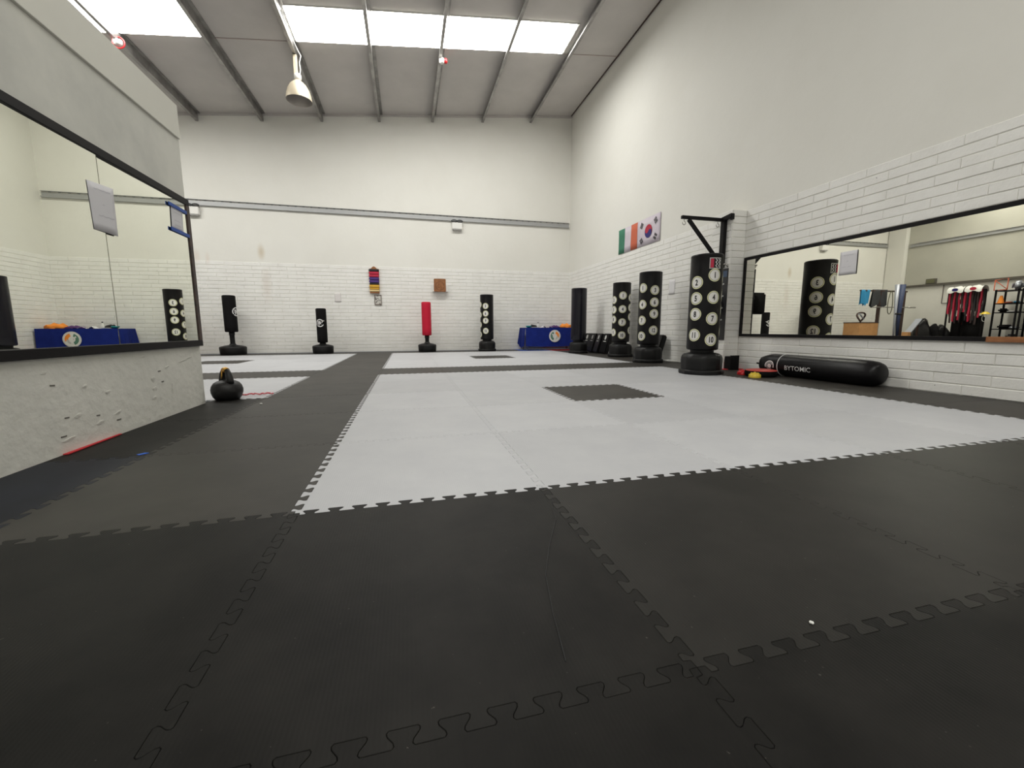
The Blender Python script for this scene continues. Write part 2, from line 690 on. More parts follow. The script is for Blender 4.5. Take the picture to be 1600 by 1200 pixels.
bmesh.ops.recalc_face_normals(bm, faces=list(bm.faces))
o = obj('brickwork', bm, M['brick'], wall_right)
o['kind'] = 'stuff'

# wall_left (far left of the hall) with ledge, corner column; wall_front behind the camera
bm = new_bm()
box(bm, XL - .2, XL, YF, YB + .2, 0, roof_z(XL) + .02)
wall_left = struct('wall_left', bm, M['wall'])
bm = new_bm()
box(bm, XL, XL + .10, YF + .02, 11.3, 2.36, 2.44)
obj('ledge', bm, M['dust'], wall_left)
bm = new_bm()
box(bm, XL, XL + .012, YF + .02, 11.35, 2.44, roof_z(XL) - .02)
obj('cladding', bm, mat('grey_cladding', (.50, .49, .425), .7, noise=(.8, (.45, .44, .385)), coord='World'), wall_left)
bm = new_bm()
box(bm, XL, XL + .22, 11.36, 12.0, 0, 6.0)
obj('corner_column', bm, M['wall'], wall_left)
bm = new_bm()
box(bm, XL - .2, XR + .2, YF - .2, YF, 0, 7.7)
wall_front = struct('wall_front', bm, M['wall'])

# side-room wall carrying the left mirror
LX, LY = -1.458, 2.83
bm = new_bm()
box(bm, LX - .14, LX, YF + .02, LY, 0, 2.36)
wall_side = struct('wall_side_room', bm, M['stucco'])
wall_side['label'] = 'rough grey plaster partition wall under and over the left mirror'
# plaster skim above the mirror, smoother
bm = new_bm()
box(bm, LX, LX + .004, YF + .02, LY - .002, 1.86, 2.36)
obj('skim_coat', bm, M['skim'], wall_side)
bm = new_bm()
box(bm, LX - .13, LX + .022, YF + .02, LY - .012, 2.362, 2.64)
bevel(bm, .002, 1)
obj('fascia_board', bm, M['panel'], wall_side)
# open joints and chips in the plaster below the mirror
chips = [(1.09, .47, .03, .010), (1.36, .36, .025, .012), (1.95, .50, .04, .010), (2.25, .40, .04, .010), (1.55, .30, .03, .012), (1.28, .20, .035, .014),
         (2.05, .33, .03, .02), (2.06, .25, .03, .02), (2.04, .18, .035, .018), (2.30, .22, .012, .05), (2.5, .43, .09, .007), (2.6, .45, .06, .007),
         (1.62, .15, .05, .012), (1.45, .12, .04, .012), (1.2, .08, .06, .01)]
bm = new_bm()
rr = random.Random(3)
for (y, z, hw, hh) in chips:
    n = 7
    ring = [bm.verts.new((LX + .0025, y + hw * math.cos(2 * PI * k / n) * rr.uniform(.6, 1.1), z + hh * math.sin(2 * PI * k / n) * rr.uniform(.5, 1.2) + .1 * hw * math.cos(2 * PI * k / n))) for k in range(n)]
    top = bm.verts.new((LX + .0055, y, z + hh * .5))
    for k in range(n):
        bm.faces.new((ring[k], ring[(k + 1) % n], top))
bmesh.ops.recalc_face_normals(bm, faces=list(bm.faces))
o = obj('plaster_lump', bm, M['stucco'], wall_side)
o['kind'] = 'stuff'
bm = new_bm()
for (y, z, hw) in ((1.135, .395, .016), (2.14, .375, .016), (1.44, .165, .014), (1.20, .20, .016), (2.17, .29, .014), (1.62, .10, .02), (1.16, .10, .02)):
    box(bm, LX - .004, LX + .0022, y - hw, y + hw, z - .0035, z + .0045, rot('X', rr.uniform(-6, 6)))
o = obj('open_joint', bm, mat('dark_joint', (.16, .15, .135), .9), wall_side)
o['kind'] = 'stuff'

# ------------------------------------------------------------------ roof: lining, skylights, purlins
bm = new_bm()


def roof_slab(bm, x0, x1, y0, y1, d0, d1):
    v = [bm.verts.new((x, y, roof_z(x) + d)) for x in (x0, x1) for y in (y0, y1) for d in (d0, d1)]
    for f in ((0, 1, 3, 2), (4, 6, 7, 5), (0, 4, 5, 1), (2, 3, 7, 6), (0, 2, 6, 4), (1, 5, 7, 3)):
        bm.faces.new([v[i] for i in f])


roof_slab(bm, XL - .2, XR + .2, YF - .2, YB + .2, .0, .12)
bmesh.ops.recalc_face_normals(bm, faces=list(bm.faces))
ceiling = struct('ceiling', bm, M['roof'])
px = [4.60, 3.02, 1.46, -.10, -1.69, -3.25, -4.84, -6.42, -8.0]
# sheet joints in the lining
for yj in (2.9, 8.92, 5.4):
    bm = new_bm()
    roof_slab(bm, XL, XR, yj - .012, yj + .012, -.008, .0)
    bmesh.ops.recalc_face_normals(bm, faces=list(bm.faces))
    obj('lining_joint', bm, mat('joint_trim_%d' % int(yj * 10), (.42, .35, .33), .6), ceiling)
bm = new_bm()
box(bm, XR - .05, XR - .028, YF, YB, roof_z(XR) - .03, roof_z(XR) - .008)
obj('edge_trim', bm, M['rust'], ceiling)
bm = new_bm()
box(bm, XL, XR, YB - .05, YB, 0, .06)
for v in bm.verts:
    v.co.z = v.co.z + roof_z(v.co.x) - .06
obj('eaves_trim', bm, M['roof'], ceiling)

# skylight sheets, one per bay between purlins
wn = 0
for yc in (8.39, -2.61):  # second row is unseen behind the camera, added to light the near hall
    for bays in ((-1.66, 4.44), (-8.85, -3.42)):
        wn += 1
        bm = new_bm()
        roof_slab(bm, bays[0] - .03, bays[1] + .03, yc - .52, yc + .52, -.010, -.002)
        bmesh.ops.recalc_face_normals(bm, faces=list(bm.faces))
        win = struct('window_%d' % wn, bm, M['white_plastic'])
        edges = sorted([bays[0]] + [p for p in px if bays[0] < p < bays[1]] + [bays[1]])
        for a, b_ in zip(edges, edges[1:]):
            bm = new_bm()
            nc = 10
            for side in (0,):
                rows = []
                for k in range(nc + 1):
                    y = yc - .5 + k / nc
                    d = -.018 - (.012 if k % 2 else 0)
                    rows.append([bm.verts.new((x, y, roof_z(x) + d)) for x in (a + .015, b_ - .015)])
                for q, q2 in zip(rows, rows[1:]):
                    bm.faces.new((q[0], q2[0], q2[1], q[1]))
            obj('pane', bm, M['skylight'], win)

for p in px:
    # cold-formed Z purlin: web, top and bottom flange with lips
    bm = new_bm()
    t, h, fl = .004, .2, .065
    z1 = roof_z(p) - .004
    z0 = z1 - h
    prof = [(-fl - t, z0 + .018), (-fl - t, z0), (0, z0), (0, z1 - t), (fl, z1 - t), (fl, z1 - .018), (fl + t, z1 - .018), (fl + t, z1), (-t, z1), (-t, z0 + t), (-fl, z0 + t), (-fl, z0 + .018)]
    A = [bm.verts.new((p + x, YF, z)) for x, z in prof]
    B = [bm.verts.new((p + x, YB, z)) for x, z in prof]
    for i in range(len(prof)):
        k = (i + 1) % len(prof)
        bm.faces.new((A[i], A[k], B[k], B[i]))
    bm.faces.new(A[::-1])
    bm.faces.new(B)
    bmesh.ops.recalc_face_normals(bm, faces=list(bm.faces))
    obj('purlin', bm, M['steel'], ceiling)


# ------------------------------------------------------------------ cable trays
def cable_tray(name, label, along, c0, c1, face, z0, z1, n):
    """channel on a wall: along 'x' or 'y'"""
    t = thing(name, label, 'cable tray', ((c0 + c1) / 2, face, z0) if along == 'x' else (face, (c0 + c1) / 2, z0))
    def put(bm, a0, a1, d0, d1, za, zb):
        if along == 'x':
            box(bm, a0, a1, face - d1, face - d0, za, zb)
        else:
            box(bm, face + d0, face + d1, a0, a1, za, zb)
    bm = new_bm()
    put(bm, c0, c1, .004, .012, z0 + .01, z1 - .035)
    put(bm, c0, c1, .004, .06, z0, z0 + .01)
    obj('channel', bm, M['tray'], t, t.location)
    bm = new_bm()
    put(bm, c0, c1, .050, .056, z0 + .01, z0 + .035)
    obj('front_lip', bm, M['tray'], t, t.location)
    bm = new_bm()
    put(bm, c0, c1, .004, .05, z1 - .008, z1)
    put(bm, c0, c1, .004, .010, z1 - .04, z1 - .032)
    step = (c1 - c0) / n
    for k in range(n):
        put(bm, c0 + k * step, c0 + k * step + step * .28, .004, .010, z1 - .034, z1 - .006)
    o = obj('slotted_edge', bm, M['tray'], t, t.location)
    o['kind'] = 'stuff'
    return t


cable_tray('cable_tray', 'galvanised slotted cable tray running along the back wall', 'x', XL + .25, 5.95, YB, 4.12, 4.28, 70)
cable_tray('cable_tray', 'grey cable tray on the far left wall seen in the right mirror', 'y', -4.0, 11.3, XL + .012, 4.0, 4.13, 40)

for (x0, label) in ((-5.33, 'white emergency light box under the left end of the cable tray'), (1.95, 'white emergency light box hanging midway under the cable tray')):
    t = thing('emergency_light', label, 'light', (x0 + .16, YB - .02, 3.86), 0, 'emergency lights on the back wall')
    bm = new_bm()
    box(bm, -.16, .16, -.10, .02, 0, .2)
    bevel(bm, .01, 2)
    obj('housing', bm, M['white_plastic'], t)
    bm = new_bm()
    box(bm, -.14, .14, -.09, .0, -.03, .0)
    bevel(bm, .01, 1)
    obj('diffuser', bm, mat('grey_diffuser_%d' % int(x0), (.45, .44, .43), .4), t)
    bm = new_bm()
    tube(bm, [(.12, -.03, .2), (.17, -.03, .25), (.20, -.03, .18), (.18, -.03, .08)], .008, 6)
    obj('cable', bm, M['white_plastic'], t)
    for sx in (-.09, .09):
        bm = new_bm()
        tube(bm, [(sx + .085 * math.cos(a), -.075, .245 + .035 * math.sin(a)) for a in [2 * PI * k / 18 for k in range(19)]], .014, 6, False)
        obj('lamp_head', bm, M['grey_cloth'], t)


# ------------------------------------------------------------------ text
_text = {}


def text_geo(s, size, bold=.02, sx=.82):
    key = (s, size, bold, sx)
    if key in _text:
        return _text[key]
    cu = bpy.data.curves.new('txt', 'FONT')
    cu.body = s
    cu.size = size
    cu.offset = bold * size
    cu.align_x = 'CENTER'
    cu.align_y = 'CENTER'
    cu.resolution_u = 3
    o = bpy.data.objects.new('txt', cu)
    COL.objects.link(o)
    bpy.context.view_layer.update()
    e = o.evaluated_get(bpy.context.evaluated_depsgraph_get())
    me = e.to_mesh()
    vs = [(v.co.x * sx, v.co.y) for v in me.vertices]
    fs = [tuple(p.vertices) for p in me.polygons]
    e.to_mesh_clear()
    bpy.data.objects.remove(o)
    bpy.data.curves.remove(cu)
    cx = (min(v[0] for v in vs) + max(v[0] for v in vs)) / 2
    cy = (min(v[1] for v in vs) + max(v[1] for v in vs)) / 2
    vs = [(x - cx, y - cy) for x, y in vs]
    _text[key] = (vs, fs)
    return vs, fs


def add_poly(bm, pts2, fn, mi=0):
    """flat polygon given in 2D, mapped by fn(x, y)"""
    f = bm.faces.new([bm.verts.new(fn(x, y)) for x, y in pts2])
    f.material_index = mi
    return f


def add_text(bm, s, size, fn, bold=.02, sx=.82, mi=0):
    vs, fs = text_geo(s, size, bold, sx)
    V = [bm.verts.new(fn(x, y)) for x, y in vs]
    for f in fs:
        try:
            bm.faces.new([V[i] for i in f]).material_index = mi
        except ValueError:
            pass


def cyl_map(rad, ang, zc):
    def fn(x, y):
        a = ang + x / rad
        return (rad * math.sin(a), -rad * math.cos(a), zc + y)
    return fn


def ring_faces(bm, fn, r0, r1, n=28, a0=0, a1=2 * PI, mi=0):
    full = abs(a1 - a0 - 2 * PI) < 1e-6
    m = n if full else n + 1
    P0 = [bm.verts.new(fn(r0 * math.cos(a0 + (a1 - a0) * k / n), r0 * math.sin(a0 + (a1 - a0) * k / n))) for k in range(m)] if r0 > 0 else None
    P1 = [bm.verts.new(fn(r1 * math.cos(a0 + (a1 - a0) * k / n), r1 * math.sin(a0 + (a1 - a0) * k / n))) for k in range(m)]
    if r0 == 0:
        c = bm.verts.new(fn(0, 0))
        for k in range(n):
            bm.faces.new((c, P1[k], P1[(k + 1) % m])).material_index = mi
        return
    for k in range(n):
        k2 = (k + 1) % m
        bm.faces.new((P0[k], P1[k], P1[k2], P0[k2])).material_index = mi


# ------------------------------------------------------------------ numbered free-standing bags
def rounded_oct(th, z):
    a = ((th + PI / 8) % (PI / 4)) - PI / 8
    r = .962 / math.cos(a)
    r = min(r, 1.0)
    # moulded seams
    s = ((th + PI / 4 * .5) % (PI / 2)) - PI / 4
    if abs(s) < .03:
        r *= .965
    return r


_cov = {}


def cover_mesh(rad, z0, z1, m):
    k = (rad, z0, z1, m.name)
    if k not in _cov:
        bm = new_bm()
        lathe(bm, [(0, z0), (rad - .025, z0), (rad - .006, z0 + .008), (rad, z0 + .03)] + [(rad, z0 + (z1 - z0) * i / 8) for i in range(1, 8)] +
              [(rad, z1 - .03), (rad + .002, z1 - .022), (rad - .001, z1 - .008), (rad - .012, z1), (rad - .03, z1 - .004), (0, z1 + .004)], 56)
        _cov[k] = to_mesh('cover', bm, m)
    return _cov[k]


_base = {}


def base_meshes(s):
    if s not in _base:
        bm = new_bm()
        lathe(bm, [(0, .0), (.325 * s, 0), (.335 * s, .012), (.335 * s, .055), (.328 * s, .068), (.30 * s, .072)], 64, rounded_oct)
        a = to_mesh('base_skirt', bm, M['plastic'])
        bm = new_bm()
        lathe(bm, [(.302 * s, .07), (.305 * s, .09), (.308 * s, .20), (.305 * s, .25), (.292 * s, .285), (.262 * s, .31), (.21 * s, .325), (0, .33)], 64, rounded_oct)
        b_ = to_mesh('base_tank', bm, M['plastic'])
        bm = new_bm()
        lathe(bm, [(.17 * s, .32), (.175 * s, .345), (.175 * s, .40)], 32)
        c = to_mesh('neck', bm, M['plastic'])
        _base[s] = (a, b_, c)
    return _base[s]


Z1 = {'1': 1.515, '4': 1.185, '7': .865, '10': .545}
Z2 = {'2': 1.415, '5': 1.175, '8': .935, '11': .615}
Z3 = {'3': 1.465, '6': 1.225, '9': .995, '12': .665}


def numbered_bag(label, x, y, a1, rad=.226, h=1.84, bs=.96, discs=True, logo=False, cover='vinyl', zs=1.0):
    beta = math.atan2(x - .442, y + 1.644)
    t = thing('free_standing_bag', label, 'punching bag', (x, y, 0), R(a1) - beta, 'free-standing punching bags')
    a, b_, c = base_meshes(bs)
    obj('base_skirt', a, None, t)
    obj('base_tank', b_, None, t)
    obj('neck', c, None, t)
    obj('cover', cover_mesh(rad, .37 * zs, h, M[cover]), None, t)
    if discs:
        for col, ang in ((Z1, 0), (Z2, -64), (Z3, 64)):
            for num, z in col.items():
                key = ('disc', rad, num, h)
                bm = new_bm()
                fn = cyl_map(rad + .0025, R(ang), z * h / 1.84)
                ring_faces(bm, fn, 0, .026, mi=0)
                ring_faces(bm, fn, .026, .052, mi=0)
                ring_faces(bm, fn, .052, .076, mi=0)
                ring_faces(bm, fn, .076, .081, mi=1)
                ring_faces(bm, fn, .081, .094, mi=2)
                d = obj('target_disc', bm, [M['disc_white'], M['disc_line'], M['disc_edge']], t)
                bm = new_bm()
                fn = cyl_map(rad + .0055, R(ang), z * h / 1.84)
                add_text(bm, num, .115, fn, .03, .72)
                obj('numeral', bm, M['ink'], d)
    if logo:
        bm = new_bm()
        fn0 = cyl_map(rad + .002, 0, 1.69 * h / 1.84)
        fn1 = cyl_map(rad + .004, 0, 1.69 * h / 1.84)
        fn2 = cyl_map(rad + .006, 0, 1.69 * h / 1.84)
        q = .088

        def strip(x0, x1, y0, y1, fn, mi, n=4):
            for k in range(n):
                xa, xb = x0 + (x1 - x0) * k / n, x0 + (x1 - x0) * (k + 1) / n
                add_poly(bm, [(xa, y0), (xb, y0), (xb, y1), (xa, y1)], fn, mi)
        strip(-q, q, -.078, .078, fn0, 3, 6)
        strip(-q + .01, q - .01, -.068, .068, fn1, 0, 6)
        strip(-q + .012, -.03, -.064, .064, fn2, 1, 3)
        for xo, mi in ((-.028, 0), (-.004, 2), (.042, 2)):
            zz = [(xo + (.018 if k % 2 else -.006), .062 - .124 * k / 5) for k in range(6)]
            for (xa, ya), (xb, yb) in zip(zz, zz[1:]):
                add_poly(bm, [(xa, ya), (xb, yb), (xb + .014, yb), (xa + .014, ya)], cyl_map(rad + .008, 0, 1.69 * h / 1.84), mi)
        obj('maker_badge', bm, [M['ink'], M['belt_red'], M['print'], M['emblem_grey']], t)
    return t


numbered_bag('tall black numbered bag nearest the wall bracket, with square badge at top', 4.88, 3.80, 31, h=1.79, logo=True, bs=.97)
numbered_bag('tall black numbered bag second along the right wall, showing 1 beside 3', 5.334, 5.986, -40, bs=.94)
numbered_bag('tall black numbered bag third along the right wall, showing 1, 4, 7, 10 in front', 5.64, 7.70, 8, rad=.218, h=1.82, bs=.92)
numbered_bag('tall plain glossy black bag without numbers at the end of the blue table', 5.25, 9.425, 0, rad=.22, h=1.84, bs=.86, discs=False, cover='vinyl_gloss')
numbered_bag('black numbered bag against the back wall showing 3, 6, 9, 12', 2.937, 11.40, -75, rad=.21, h=1.78, bs=.86)


# ------------------------------------------------------------------ slim pole bags
def pole_bag(label, x, y, foam, rad, z0, z1, br=.28, emb=None):
    beta = math.atan2(x - .442, y + 1.644)
    t = thing('pole_bag', label, 'punching bag', (x, y, 0), -beta, 'slim pole bags by the back wall')
    bm = new_bm()
    lathe(bm, [(0, 0), (br * .93, 0), (br * .96, .015), (br, .19), (br * .985, .212), (br * .93, .228), (br * .6, .258), (br * .33, .272), (.08, .285), (.075, .31), (0, .31)], 48)
    obj('base_tank', bm, M['plastic'], t)
    bm = new_bm()
    lathe(bm, [(.062, .30), (.062, z0 - .09), (.072, z0 - .08), (.072, z0), (0, z0)] if z0 > .45 else [(.09, .275), (.085, z0 + .01), (0, z0 + .01)], 20)
    obj('pole', bm, M['plastic'], t)
    bm = new_bm()
    lathe(bm, [(0, z0), (rad - .02, z0), (rad, z0 + .02)] + [(rad * (1 - .0 * i), z0 + (z1 - z0) * i / 5) for i in range(1, 5)] + [(rad, z1 - .03), (rad - .008, z1 - .01), (rad - .03, z1), (0, z1)], 40)
    obj('foam_pad', bm, M[foam], t)
    if emb:
        ang, z, s = emb
        bm = new_bm()
        fn = cyl_map(rad + .003, R(ang), z)
        ring_faces(bm, fn, .088 * s, .112 * s, 20, R(40), R(215))
        ring_faces(bm, fn, .088 * s, .112 * s, 16, R(225), R(335))
        ring_faces(bm, fn, .040 * s, .058 * s, 14, R(60), R(260))
        for a0 in (20, 140, 250):
            c, sn = math.cos(R(a0)), math.sin(R(a0))
            add_poly(bm, [(.075 * s * c - .012 * sn, .075 * s * sn + .012 * c), (.01 * c, .01 * sn), (.075 * s * c + .016 * sn, .075 * s * sn - .016 * c)], fn)
        add_poly(bm, [(-.03 * s, -.02 * s), (.04 * s, -.045 * s), (.02 * s, .03 * s), (-.02 * s, .03 * s)], fn)
        add_poly(bm, [(.06 * s, .03 * s), (.125 * s, .06 * s), (.115 * s, .078 * s), (.05 * s, .055 * s)], fn)
        obj('printed_emblem', bm, M['print'], t)
    return t


pole_bag('red foam pole bag on black base against the back wall', 1.04, 11.42, 'red_foam', .143, .51, 1.53, .28)
pole_bag('short black pole bag with white round emblem, pad close above its base', -1.974, 11.45, 'foam', .14, .32, 1.31, .29, (-19, .885, 1.0))
pole_bag('taller black pole bag with emblem half turned away, leftmost at back wall', -4.35, 11.563, 'foam', .161, .635, 1.65, .333, (62, 1.2, 1.1))


# ------------------------------------------------------------------ left mirror with its papers
def mirror(name, label, face, sgn, y0, y1, z0, z1, splits, fw, gm, tilt, fm, end_m=None, mats_b=None):
    """wall mirror in the plane x = face looking towards sgn*x. splits: pane borders along y"""
    t = thing(name, label, 'mirror', (face, (y0 + y1) / 2, z0))
    ys = [y0 + fw * .5] + splits + [y1 - fw * .5]
    for a, b_ in zip(ys, ys[1:]):
        bm = new_bm()
        c = (a + b_) / 2
        for (ya, yb) in ((a + .0025, b_ - .0025),):
            def X(y):
                return face + sgn * .014 + math.tan(tilt) * (y - c)
            v = [bm.verts.new((X(y) + dx * sgn, y, z)) for dx in (0, -.004) for y, z in ((ya, z0 + fw * .5), (yb, z0 + fw * .5), (yb, z1 - fw * .5), (ya, z1 - fw * .5))]
            bm.faces.new(v[:4])
            bm.faces.new(v[4:][::-1])
            for k in range(4):
                bm.faces.new((v[k], v[k + 4], v[(k + 1) % 4 + 4], v[(k + 1) % 4]))
        bmesh.ops.recalc_face_normals(bm, faces=list(bm.faces))
        obj('mirror_pane', bm, gm, t, t.location)
    for s in splits:
        bm = new_bm()
        box(bm, *sorted((face, face + sgn * .0205)), s - .0022, s + .0022, z0 + fw, z1 - fw)
        obj('pane_joint', bm, M['lime'], t, t.location)
    for nm, (ya, yb, za, zb), m_ in (('frame_rail', (y0, y1, z1 - fw, z1), fm), ('frame_rail', (y0, y1, z0, z0 + fw), fm),
                                     ('frame_stile', (y1 - fw, y1, z0 + fw, z1 - fw), end_m or fm), ('frame_stile', (y0, y0 + fw, z0 + fw, z1 - fw), fm)):
        bm = new_bm()
        x0, x1 = sorted((face, face + sgn * .028))
        box(bm, x0, x1, ya, yb, za, zb)
        bevel(bm, .003, 1)
        obj(nm, bm, m_, t, t.location)
    return t


mirror('wall_mirror', 'large black-framed mirror on the left partition wall', LX + .002, 1, -2.0, 2.835, .548, 1.858, [-.72, .49, 1.69], .055, M['mirror'], .010, M['black_frame'], M['brown_frame'])
mr = mirror('wall_mirror', 'long black-framed mirror on the white brick right wall', XR - .012, -1, -1.2, 4.24, .562, 1.865, [-.2], .045, M['mirror2'], 0.0, M['black_frame'])
bm = new_bm()
box(bm, XR - .048, XR - .012, .3, 1.12, .556, .61)
bevel(bm, .004, 1)
obj('frame_patch', bm, M['wood'], mr, mr.location)


def note(name, label, corners, m, lines, normal, thick=.0015, cat='paper'):
    """a sheet from four world corners (tl, tr, br, bl)"""
    tl, tr, br, bl = [Vector(c) for c in corners]
    nrm = Vector(normal)
    t = thing(name, label, cat, (bl + br) / 2)
    bm = new_bm()
    N_ = 6
    grid = []
    for j in range(N_ + 1):
        row = []
        for i in range(N_ + 1):
            u, v = i / N_, j / N_
            p = (tl * (1 - u) + tr * u) * (1 - v) + (bl * (1 - u) + br * u) * v
            row.append(bm.verts.new(p + nrm * (thick + .006 * (1 - abs(2 * u - 1)) * v)))
        grid.append(row)
    for j in range(N_):
        for i in range(N_):
            f = bm.faces.new((grid[j][i], grid[j + 1][i], grid[j + 1][i + 1], grid[j][i + 1]))
            f.smooth = True
    bm.normal_update()
    bmesh.ops.solidify(bm, geom=list(bm.faces), thickness=.0008)
    obj('sheet', bm, m, t, t.location)
    if lines:
        bm = new_bm()
        for (u0, u1, v, hv) in lines:
            def P_(u, v_):
                return (tl * (1 - u) + tr * u) * (1 - v_) + (bl * (1 - u) + br * u) * v_ + nrm * (thick + .0022 + .006 * (1 - abs(2 * u - 1)) * v_)
            n = 8
            # a scribbled pen line
            top = [P_(u0 + (u1 - u0) * k / n, v + hv * .5 * math.sin(k * 2.3)) for k in range(n + 1)]
            for a, b_ in zip(top, top[1:]):
                d = (bl - tl) * hv * .45
                bm.faces.new([bm.verts.new(q) for q in (a, a + d, b_ + d, b_)])
        o = obj('handwriting', bm, M['grey_ink'], t, t.location)
        o['kind'] = 'stuff'
    return t


fx = LX + .022
note('paper_sign', 'white paper sheet stuck in the middle of the left mirror', ((fx, 1.575, 1.615), (fx, 1.815, 1.635), (fx, 1.808, 1.325), (fx, 1.588, 1.325)), M['paper'],
     [(.2, .85, .12, .02), (.45, .55, .42, .02), (.25, .9, .66, .02)], (1, 0, 0))
t = note('paper_sign', 'paper sheet held by blue tape at the far edge of the left mirror', ((fx, 2.53, 1.735), (fx, 2.715, 1.735), (fx, 2.70, 1.545), (fx, 2.515, 1.545)), M['paper'],
         [(.2, .8, .25, .03), (.2, .7, .6, .03), (.2, .8, .8, .03)], (1, 0, 0))
for z, y0, y1 in ((1.735, 2.49, 2.775), (1.535, 2.49, 2.785)):
    bm = new_bm()
    box(bm, fx + .003, fx + .010, y0, y1, z - .014, z + .014, rot('X', -1))
    obj('tape_strip', bm, M['blue_tape'], t, t.location)
fx = XR - .034
note('paper_sign', 'white handwritten sheet taped to the long right mirror', ((fx, 2.635, 1.675), (fx, 2.425, 1.675), (fx, 2.42, 1.38), (fx, 2.637, 1.38)), M['paper'],
     [(.2, .8, .16, .02), (.42, .52, .42, .03), (.15, .4, .66, .02), (.5, .72, .66, .02)], (-1, 0, 0))
note('paper_sign', 'faint pale paper on the back wall between short black bag and belt rack', ((-1.665, YB - .013, 1.815), (-1.48, YB - .013, 1.815), (-1.48, YB - .013, 1.53), (-1.665, YB - .013, 1.53)),
     mat('pale_paper', (.72, .69, .68), .8), None, (0, -1, 0))
note('paper_sign', 'faint pale paper on the right wall between the two nearest bags', ((XR - .014, 6.30, 1.735), (XR - .014, 6.09, 1.735), (XR - .014, 6.09, 1.43), (XR - .014, 6.30, 1.43)),
     mat('pale_paper_white', (.74, .73, .74), .8), None, (-1, 0, 0))

# ------------------------------------------------------------------ flags on the right wall
fxx = XR - .012


def flag_sheet(t, name, m, y0, y1, z0, z1, x=fxx):
    bm = new_bm()
    n = 10
    g_ = []
    for i in range(n + 1):
        y = y0 + (y1 - y0) * i / n
        g_.append([bm.verts.new((x - .004 - .004 * math.sin(4 * y + k), y, z0 + (z1 - z0) * k / 4)) for k in range(5)])
    for a, b_ in zip(g_, g_[1:]):
        for k in range(4):
            f = bm.faces.new((a[k], a[k + 1], b_[k + 1], b_[k]))
            f.smooth = True
    bm.normal_update()
    bmesh.ops.solidify(bm, geom=list(bm.faces), thickness=.002)
    return obj(name, bm, m, t, t.location)


t = thing('flag', 'green, white and orange striped flag on the right wall above the bricks', 'flag', (fxx, 8.1, 2.65), 0, 'flags on the right wall')
flag_sheet(t, 'green_stripe', M['green'], 8.57, 8.26, 2.652, 3.265)
flag_sheet(t, 'white_stripe', M['flag_white'], 8.26, 7.95, 2.652, 3.265)
flag_sheet(t, 'orange_stripe', M['flag_orange'], 7.95, 7.655, 2.652, 3.265)
t = thing('flag', 'white flag with red and blue circle and black bars beside the striped flag', 'flag', (fxx, 7.18, 2.65), 0, 'flags on the right wall')
flag_sheet(t, 'field', M['flag_white'], 7.65, 6.715, 2.655, 3.265)
fc, fz, fr = 7.175, 2.955, .148


def flag_map(x_):
    return lambda u, v: (fxx - x_, fc - u, fz + v)


fm_ = flag_map(.013)
bm = new_bm()
tilt_f = R(-30)
n = 28


def rotp(p, a):
    return (p[0] * math.cos(a) - p[1] * math.sin(a), p[0] * math.sin(a) + p[1] * math.cos(a))


# S-curve of the taegeuk: red over blue
up = [(fr * math.cos(PI * k / n), fr * math.sin(PI * k / n)) for k in range(n + 1)]
s1 = [(-fr / 2 + fr / 2 * math.cos(PI + PI * k / 12), fr / 2 * math.sin(PI + PI * k / 12)) for k in range(1, 12)]
s2 = [(fr / 2 + fr / 2 * math.cos(PI - PI * k / 12), fr / 2 * math.sin(PI - PI * k / 12)) for k in range(0, 12)]
red = [rotp(p, tilt_f) for p in up + s1 + s2]
add_poly(bm, red, fm_, 0)
lo = [(fr * math.cos(PI + PI * k / n), fr * math.sin(PI + PI * k / n)) for k in range(n + 1)]
blue = [rotp(p, tilt_f) for p in lo + s2[::-1] + s1[::-1]]
add_poly(bm, blue, fm_, 1)
bmesh.ops.triangulate(bm, faces=list(bm.faces))
obj('circle', bm, [M['flag_red'], M['flag_blue']], t, t.location)
for (sx, sy, pat) in ((-1, 1, (1, 1, 1)), (1, 1, (0, 1, 0)), (-1, -1, (1, 0, 1)), (1, -1, (0, 0, 0))):
    bm = new_bm()
    ang = math.atan2(sy * .185, sx * .30)
    cx_, cy_ = sx * .285, sy * .175
    for k, whole in enumerate(pat):
        off = (k - 1) * .038
        for seg in ([(-.065, .065)] if whole else [(-.065, -.008), (.008, .065)]):
            q = [(off - .013, seg[0]), (off + .013, seg[0]), (off + .013, seg[1]), (off - .013, seg[1])]
            q = [rotp(p, ang) for p in q]
            add_poly(bm, [(p[0] + cx_, p[1] + cy_) for p in q], fm_)
    obj('bars', bm, M['flag_black'], t, t.location)

